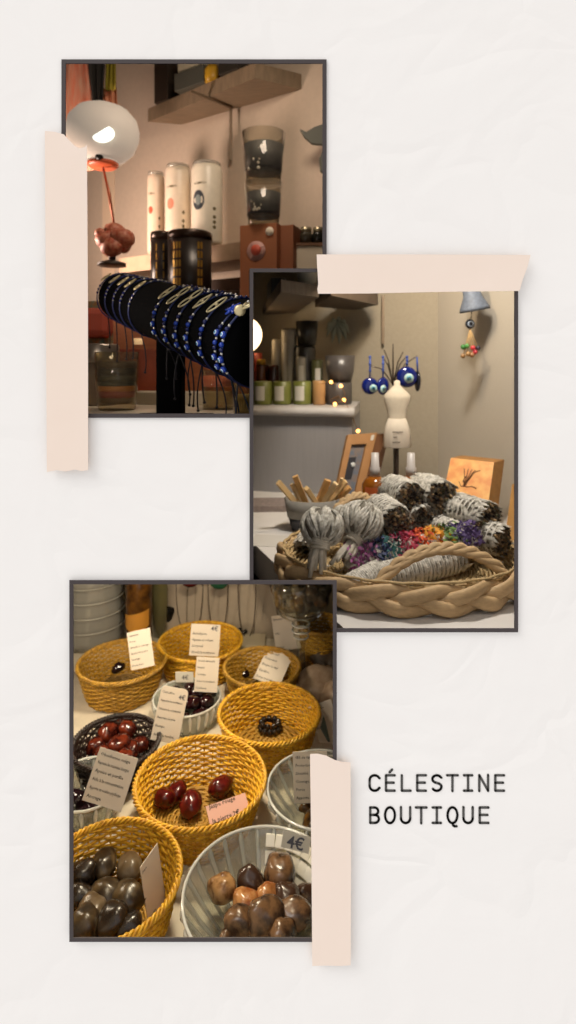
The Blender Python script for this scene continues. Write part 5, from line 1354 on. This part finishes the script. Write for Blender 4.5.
for k, (x, y, r) in enumerate(((95, 803, .0125), (76, 797, .013), (84, 812, .012))):
    p = atz(x, y, .024); stone(p, r, (1.2, .95, .8), blackst, ['right black stone', 'left black stone', 'front black stone'][k]+' in the left glass bowl', 'black stones in the left bowl', 170+k, rest=T3+.010)
cM = on(187, 694, .575); cM.z = T3+.0003
gbowl('middle glass bowl with a milky rim full of dark stones', cM, .058, .046, .04, 24, mat=glass('milky_glass', 'e6eadf', .34, .10))
garnet = M('garnet_stone', '14090b', .06, color2='2a0d10', scale=18)
ms = [(174, 690, .012), (186, 692, .012), (198, 690, .013), (210, 688, .012), (168, 699, .012), (180, 700, .013), (193, 700, .013), (207, 698, .012), (190, 684, .011), (203, 682, .011)]
for k, (x, y, r) in enumerate(ms):
    p = atz(x, y+1, .036); stone(p, r, (1.15, .95, .85), garnet, ['rear left', 'rear second', 'rear third', 'rear right', 'front left', 'front second', 'front third', 'front right', 'topmost left', 'topmost right'][k]+' dark stone heaped in the middle glass bowl', 'garnet stones in the middle bowl', 180+k, rest=T3+.022)
for k in range(8):
    a = 2*PI*k/8; p = cM+Vector((.033*math.cos(a), .033*math.sin(a), 0)); stone(p, .013, (1, 1, .9), garnet, ['right', 'rear right', 'rear', 'rear left', 'left', 'front left', 'front', 'front right'][k]+' lower stone against the wall of the middle glass bowl', 'low garnet stones in the middle bowl', 200+k, rest=T3+.008)
# a round glass dish edge left of the card
cd = atz(156, 700, .02); cd.z = T3+.0005

# goblet with stones
dG = 1.105; c = Vector((*plan(301, dG), T3)); zf = lambda y: CZ-(y-HY)/F*dG-T3
t = thing('glass_goblet', 'stemmed glass goblet piled with brown stones', 'goblet', c)
rg = S(30, dG)
z0 = zf(660)
MB().lathe([(0, .0), (.030, .0), (.030, .004), (.010, .008), (.007, zf(648)), (.010, zf(640)), (.015, zf(632)), (.017, zf(626)), (.014, zf(622)), (rg*.75, zf(612)), (rg*.95, zf(600)), (rg, zf(585)), (rg*1.02, zf(576)), (rg*.98, zf(576)), (rg*.96, zf(586)), (rg*.9, zf(600)), (rg*.68, zf(610)), (.004, zf(617)), (0, zf(617))], 48).build('glass', glass('goblet_glass', 'f2f2ea', .04, .07), t)
mb = MB()
for y in (636, 630, 624): mb.tube([Vector(((.017 if y != 636 else .014)*math.cos(a), (.017 if y != 636 else .014)*math.sin(a), zf(y))) for a in [2*PI*j/24 for j in range(24)]], .0016, 6, closed=True)
mb.build('stem_rings', rib_g, t)
qs = [M('quartz_grey', '96866f', .2, color2='4a3c2c', scale=20), M('quartz_brown', '6e523a', .2, color2='2c1e14', scale=20)]
gs = [(284, 593, 7), (298, 590, 7), (312, 594, 8), (291, 604, 7.5), (305, 604, 8), (320, 600, 8), (282, 603, 6), (312, 586, 6), (300, 598, 7), (324, 590, 7), (277, 590, 6), (300, 606, 6)]
gw = ['upper left', 'upper middle', 'upper right', 'lower left pale', 'lower right pale', 'right', 'far left low', 'topmost right', 'central', 'far right', 'far left high', 'bottom']
for k, (x, y, r) in enumerate(gs):
    p = P(x, y, dG-.008*(k % 3)); p.z -= S(r, dG)
    stone(p, S(r, dG), (1, 1, 1), qs[0 if k in (0, 3, 4, 1) else 1], gw[k]+' stone piled in the glass goblet', 'stones in the glass goblet', 230+k)

# big ribbed glass vessel upper left
dV = 1.28; c = Vector((*plan(92, dV), T3+.0006)); zf = lambda y: CZ-(y-HY)/F*dV-T3; k1 = S(1, dV)
t = thing('glass_vase', 'large hazy ribbed clear glass vessel in the upper left corner', 'vase', c)
HV = zf(566)
prof = [(0, 0), (29*k1, 0), (31*k1, .008)]+[((32.5-3.5*(u/14)**2+1.1*math.sin(u*PI/1.5))*k1, .012+(HV-.02)*u/14) for u in range(15)]+[(27*k1, HV), (27*k1, HV*.9), (29*k1, HV*.5), (28*k1, .01), (0, .008)]
MB().lathe(prof, 60, flute=lambda a, z: 1+.008*math.cos(14*a)).build('glass', glass('vessel_glass', 'dddad2', .30, .06, .12), t)
mb = MB()
for u in (3, 6, 9, 12): mb.tube([Vector(((33.4-3.5*(u/14)**2)*k1*math.cos(a), (33.4-3.5*(u/14)**2)*k1*math.sin(a), .012+(HV-.02)*u/14)) for a in [2*PI*j/48 for j in range(48)]], .0018, 6, closed=True)
mb.build('glass_rings', glass('ring_glass', 'e4e1d8', .4, .12, .08), t)
# amber bottle with orange label
dA_ = 1.24; c = Vector((*plan(139, dA_), T3)); zf = lambda y: CZ-(y-HY)/F*dA_-T3; k1 = S(1, dA_)
t = thing('amber_bottle', 'dark amber bottle with an orange label behind the left basket', 'bottle', c)
MB().lathe([(0, 0), (12*k1, 0), (13*k1, .01), (13*k1, zf(585)), (9*k1, zf(572)), (5*k1, zf(566)), (5*k1, zf(560)), (0, zf(560))], 32).build('bottle', M('amber_bottle_glass', '3a2410', .12, color2='6a4418', scale=12), t)
mb = MB(); vs = []
for i in range(15):
    u = -1.25+2.3*i/14; r_ = 13.3*k1
    zb_ = zf(622)-.010*math.sin(PI*i/14); zt_ = zf(612)+.014*(i/14)
    vs += [Vector((r_*math.sin(u), -r_*math.cos(u), zb_)), Vector((r_*math.sin(u), -r_*math.cos(u), zt_))]
mb.add(vs, [(2*i, 2*i+2, 2*i+3, 2*i+1) for i in range(14)]); mb.build('orange_label', M('orange_label', 'c98a33', .5), t)
solo('glass_bottle', MB().lathe([(0, 0), (.017, 0), (.018, .1), (.014, .13), (.012, .15), (0, .15)], 28), glass('greenish_glass', 'a9a272', .4), 'greenish clear bottle just right of the amber bottle', 'bottle', loc=Vector((*plan(160, 1.30), T3)))

# necklace display panel
pan = M('linen_panel', 'a39482', .8, var=.06, scale=20)
dN = 1.30
t = thing('necklace_display', 'grey beige necklace display board with two pendant necklaces slots', 'display stand', Vector((*plan(218, dN+.04), T3)))
t['label'] = 'grey beige grooved board standing behind the farthest basket'
zt_ = CZ-.465
a, b_ = plan(156, dN-.0), plan(284, dN-.02)
q = [Vector((*a, T3+.0)), Vector((*b_, T3+.0)), Vector((b_[0], b_[1]+.012, T3)), Vector((a[0], a[1]+.012, T3))]
tq = [Vector((p.x+(0 if i in (0, 3) else -.045), p.y+.03, zt_)) for i, p in enumerate(q)]
MB().hexa(q, tq).build('board', pan, t, world=True)
mb = MB()
for x in (186, 194, 246, 270):
    p0 = P(x, 636, dN-.01); mb.box((p0.x, dN-.004+.012, (T3+zt_)/2), (.0012, .0012, zt_-T3-.01), R=RX(-.17))
mb.build('grooves', M('groove', '6f6252', .8), t, world=True)
mb = MB().box((X(215, 1.25), 1.255, T3+.006), (.22, .055, .010), bev=.001)
mb.build('base_board', M('pale_base', 'b5a88f', .7), t, world=True)
def necklace(xl, xr, yb, lab, pend, x, y):
    t = thing('necklace', lab, 'necklace', P(x, yb, 1.275), 'necklaces hanging on the grooved board')
    pts = [P(xl, 572, 1.30)+Vector((0, .0, 0))]+[P(xl+(xr-xl)*(.5-.5*math.cos(PI*k/12)), 583+(yb-583)*math.sin(PI*k/12)**.8, 1.272) for k in range(13)]+[P(xr, 572, 1.30)]
    MB().tube(pts, .0012, 5).build('chain', M('dark_chain', '4b3d30', .4, metal=.3), t, world=True)
    if pend: MB().ball(P(x, y, 1.265), S(9, 1.265), sc=(1, .3, .7), seg=20, rings=12).build('pendant', pend, t, world=True)
necklace(176, 203, 636, 'necklace with a dark red pendant at the top frame edge', M('garnet_pendant', '4a1512', .2), 190, 581)
necklace(208, 228, 634, 'necklace with a dark green pendant at the top frame edge', M('jade_pendant', '1f4a36', .2), 219, 583)
necklace(238, 256, 638, 'long plain necklace at the right end of the grooved board', None, 247, 583)
mb = MB(); rnd = random.Random(9)
t = thing('bead_string', 'heap of small black beads lying before the grooved board', 'beads', atz(222, 628, .015))
bm_ = M('jet_bead', '1a1816', .15)
for k in range(26):
    p = atz(200+k*1.9, 624+3*math.sin(k*.9)+k*.25, .016); MB().ball(p, .0045, seg=8, rings=6).build('bead', bm_, t, world=True)
solo_box('gemstone', atz(168, 612, .055)+Vector((0, .02, -.03)), (.03, .02, .035), M('jet_gem', '15120f', .15), 'pointed black stone standing left of the grooved board', 'stone', .5, bev=.008)
mb = MB(); 
# folded papers
white_p = M('white_paper', 'cfc6b4', .7)
def sheet(c, w, l, rz, lab, th=.0012, mat=None, rx=0):
    return solo('paper_sheet', MB().box((0, 0, th/2), (w, l, th)), mat or white_p, lab, 'paper', loc=c, rot=(rx, 0, rz), group='white papers on the table')
def tp(px, py, z=.0): p = on(px, py, H3-z); p.z = T3+z; return p
sheet(tp(165, 656, .0005), .09, .10, .3, 'white paper lying between the left and the farthest basket')
sheet(tp(176, 632, .0005), .10, .07, -.5, 'white folded paper below the pointed black stone')
sheet(tp(298, 664, .0005), .10, .06, .2, 'white paper lying under the glass goblet')
sheet(tp(318, 680, .0003), .08, .05, -.2, 'small tan paper right of the ochre basket', mat=M('tan_paper', 'a5875a', .7))
sheet(tp(250, 648, .0102)+Vector((0, 0, .0)), .16, .04, .12, 'long white paper strip on the table before the grooved board') if False else None
sheet(tp(195, 905, .0003), .05, .12, .1, 'white paper on the table between the near basket and front bowl')
cardpx('white label card standing behind the goblet stem', 276, 614, 301, 650, 1.17, ['Bienfaits', 'Paix', 'Calme'], roll=-.15, tilt=-.1)
# quartz pieces right
quartz = M('rough_quartz', 'b39c84', .4, color2='8e7560', scale=14, bump=.3)
for k, (x, y, r, sc_) in enumerate(((318, 700, .034, (1.2, 1, .8)), (338, 712, .03, (1, 1, .9)))):
    p = tp(x, y, .0); stone(p+Vector((0, 0, .0005)), r, sc_, quartz, ['large rough pale quartz lump right of the ochre basket', 'rough pale quartz lump at the right frame edge'][k], None, 300+k, lump=.22)
for k, (x, y, r, cc) in enumerate(((322, 672, .022, '6f6258'), (336, 676, .022, '5a4c42'), (305, 680, .016, '7a5a30'))):
    p = tp(x, y, .0); stone(p+Vector((0, .01, .0005)), r, (1.1, 1, .8), M('rough_%d' % k, cc, .5, var=.3, scale=20), ['grey rough stone behind the pale quartz', 'dark rough stone at the right edge behind the quartz', 'ochre rough stone right beside the ochre basket rim'][k], None, 320+k, lump=.2)
mb = MB(); q = [P(324, 716, .90), P(320, 728, .89), P(328, 742, .88), P(330, 742, .88)]; mb.hexa(q, [p+Vector((0, .003, 0)) for p in q])
recentre(solo('dark_leaf', mb, M('dark_leaf_green', '2f3320', .5), 'narrow dark green leaf point beside the right card', 'leaf'))

for t in list(bpy.data.objects):
    if t.parent: continue
    n = t.name.split('.')[0]
    for root, a_, b_n in (('glass_bowl', 'bowl_wall', ('ribs', 'rim', 'square_facets')), ('glass_goblet', 'glass', ('stem_rings',)), ('stone_card', 'card_sheet', ('printed_text', 'price_mark')), ('price_tag', 'tag_sheet', ('price_mark',)), ('price_label', 'label_sheet', ('handwriting',)), ('glass_vase', 'glass', ('glass_rings',))):
        if n == root and part_named(t, a_): under(part_named(t, a_)[0], *part_named(t, *b_n))
close_room(3)
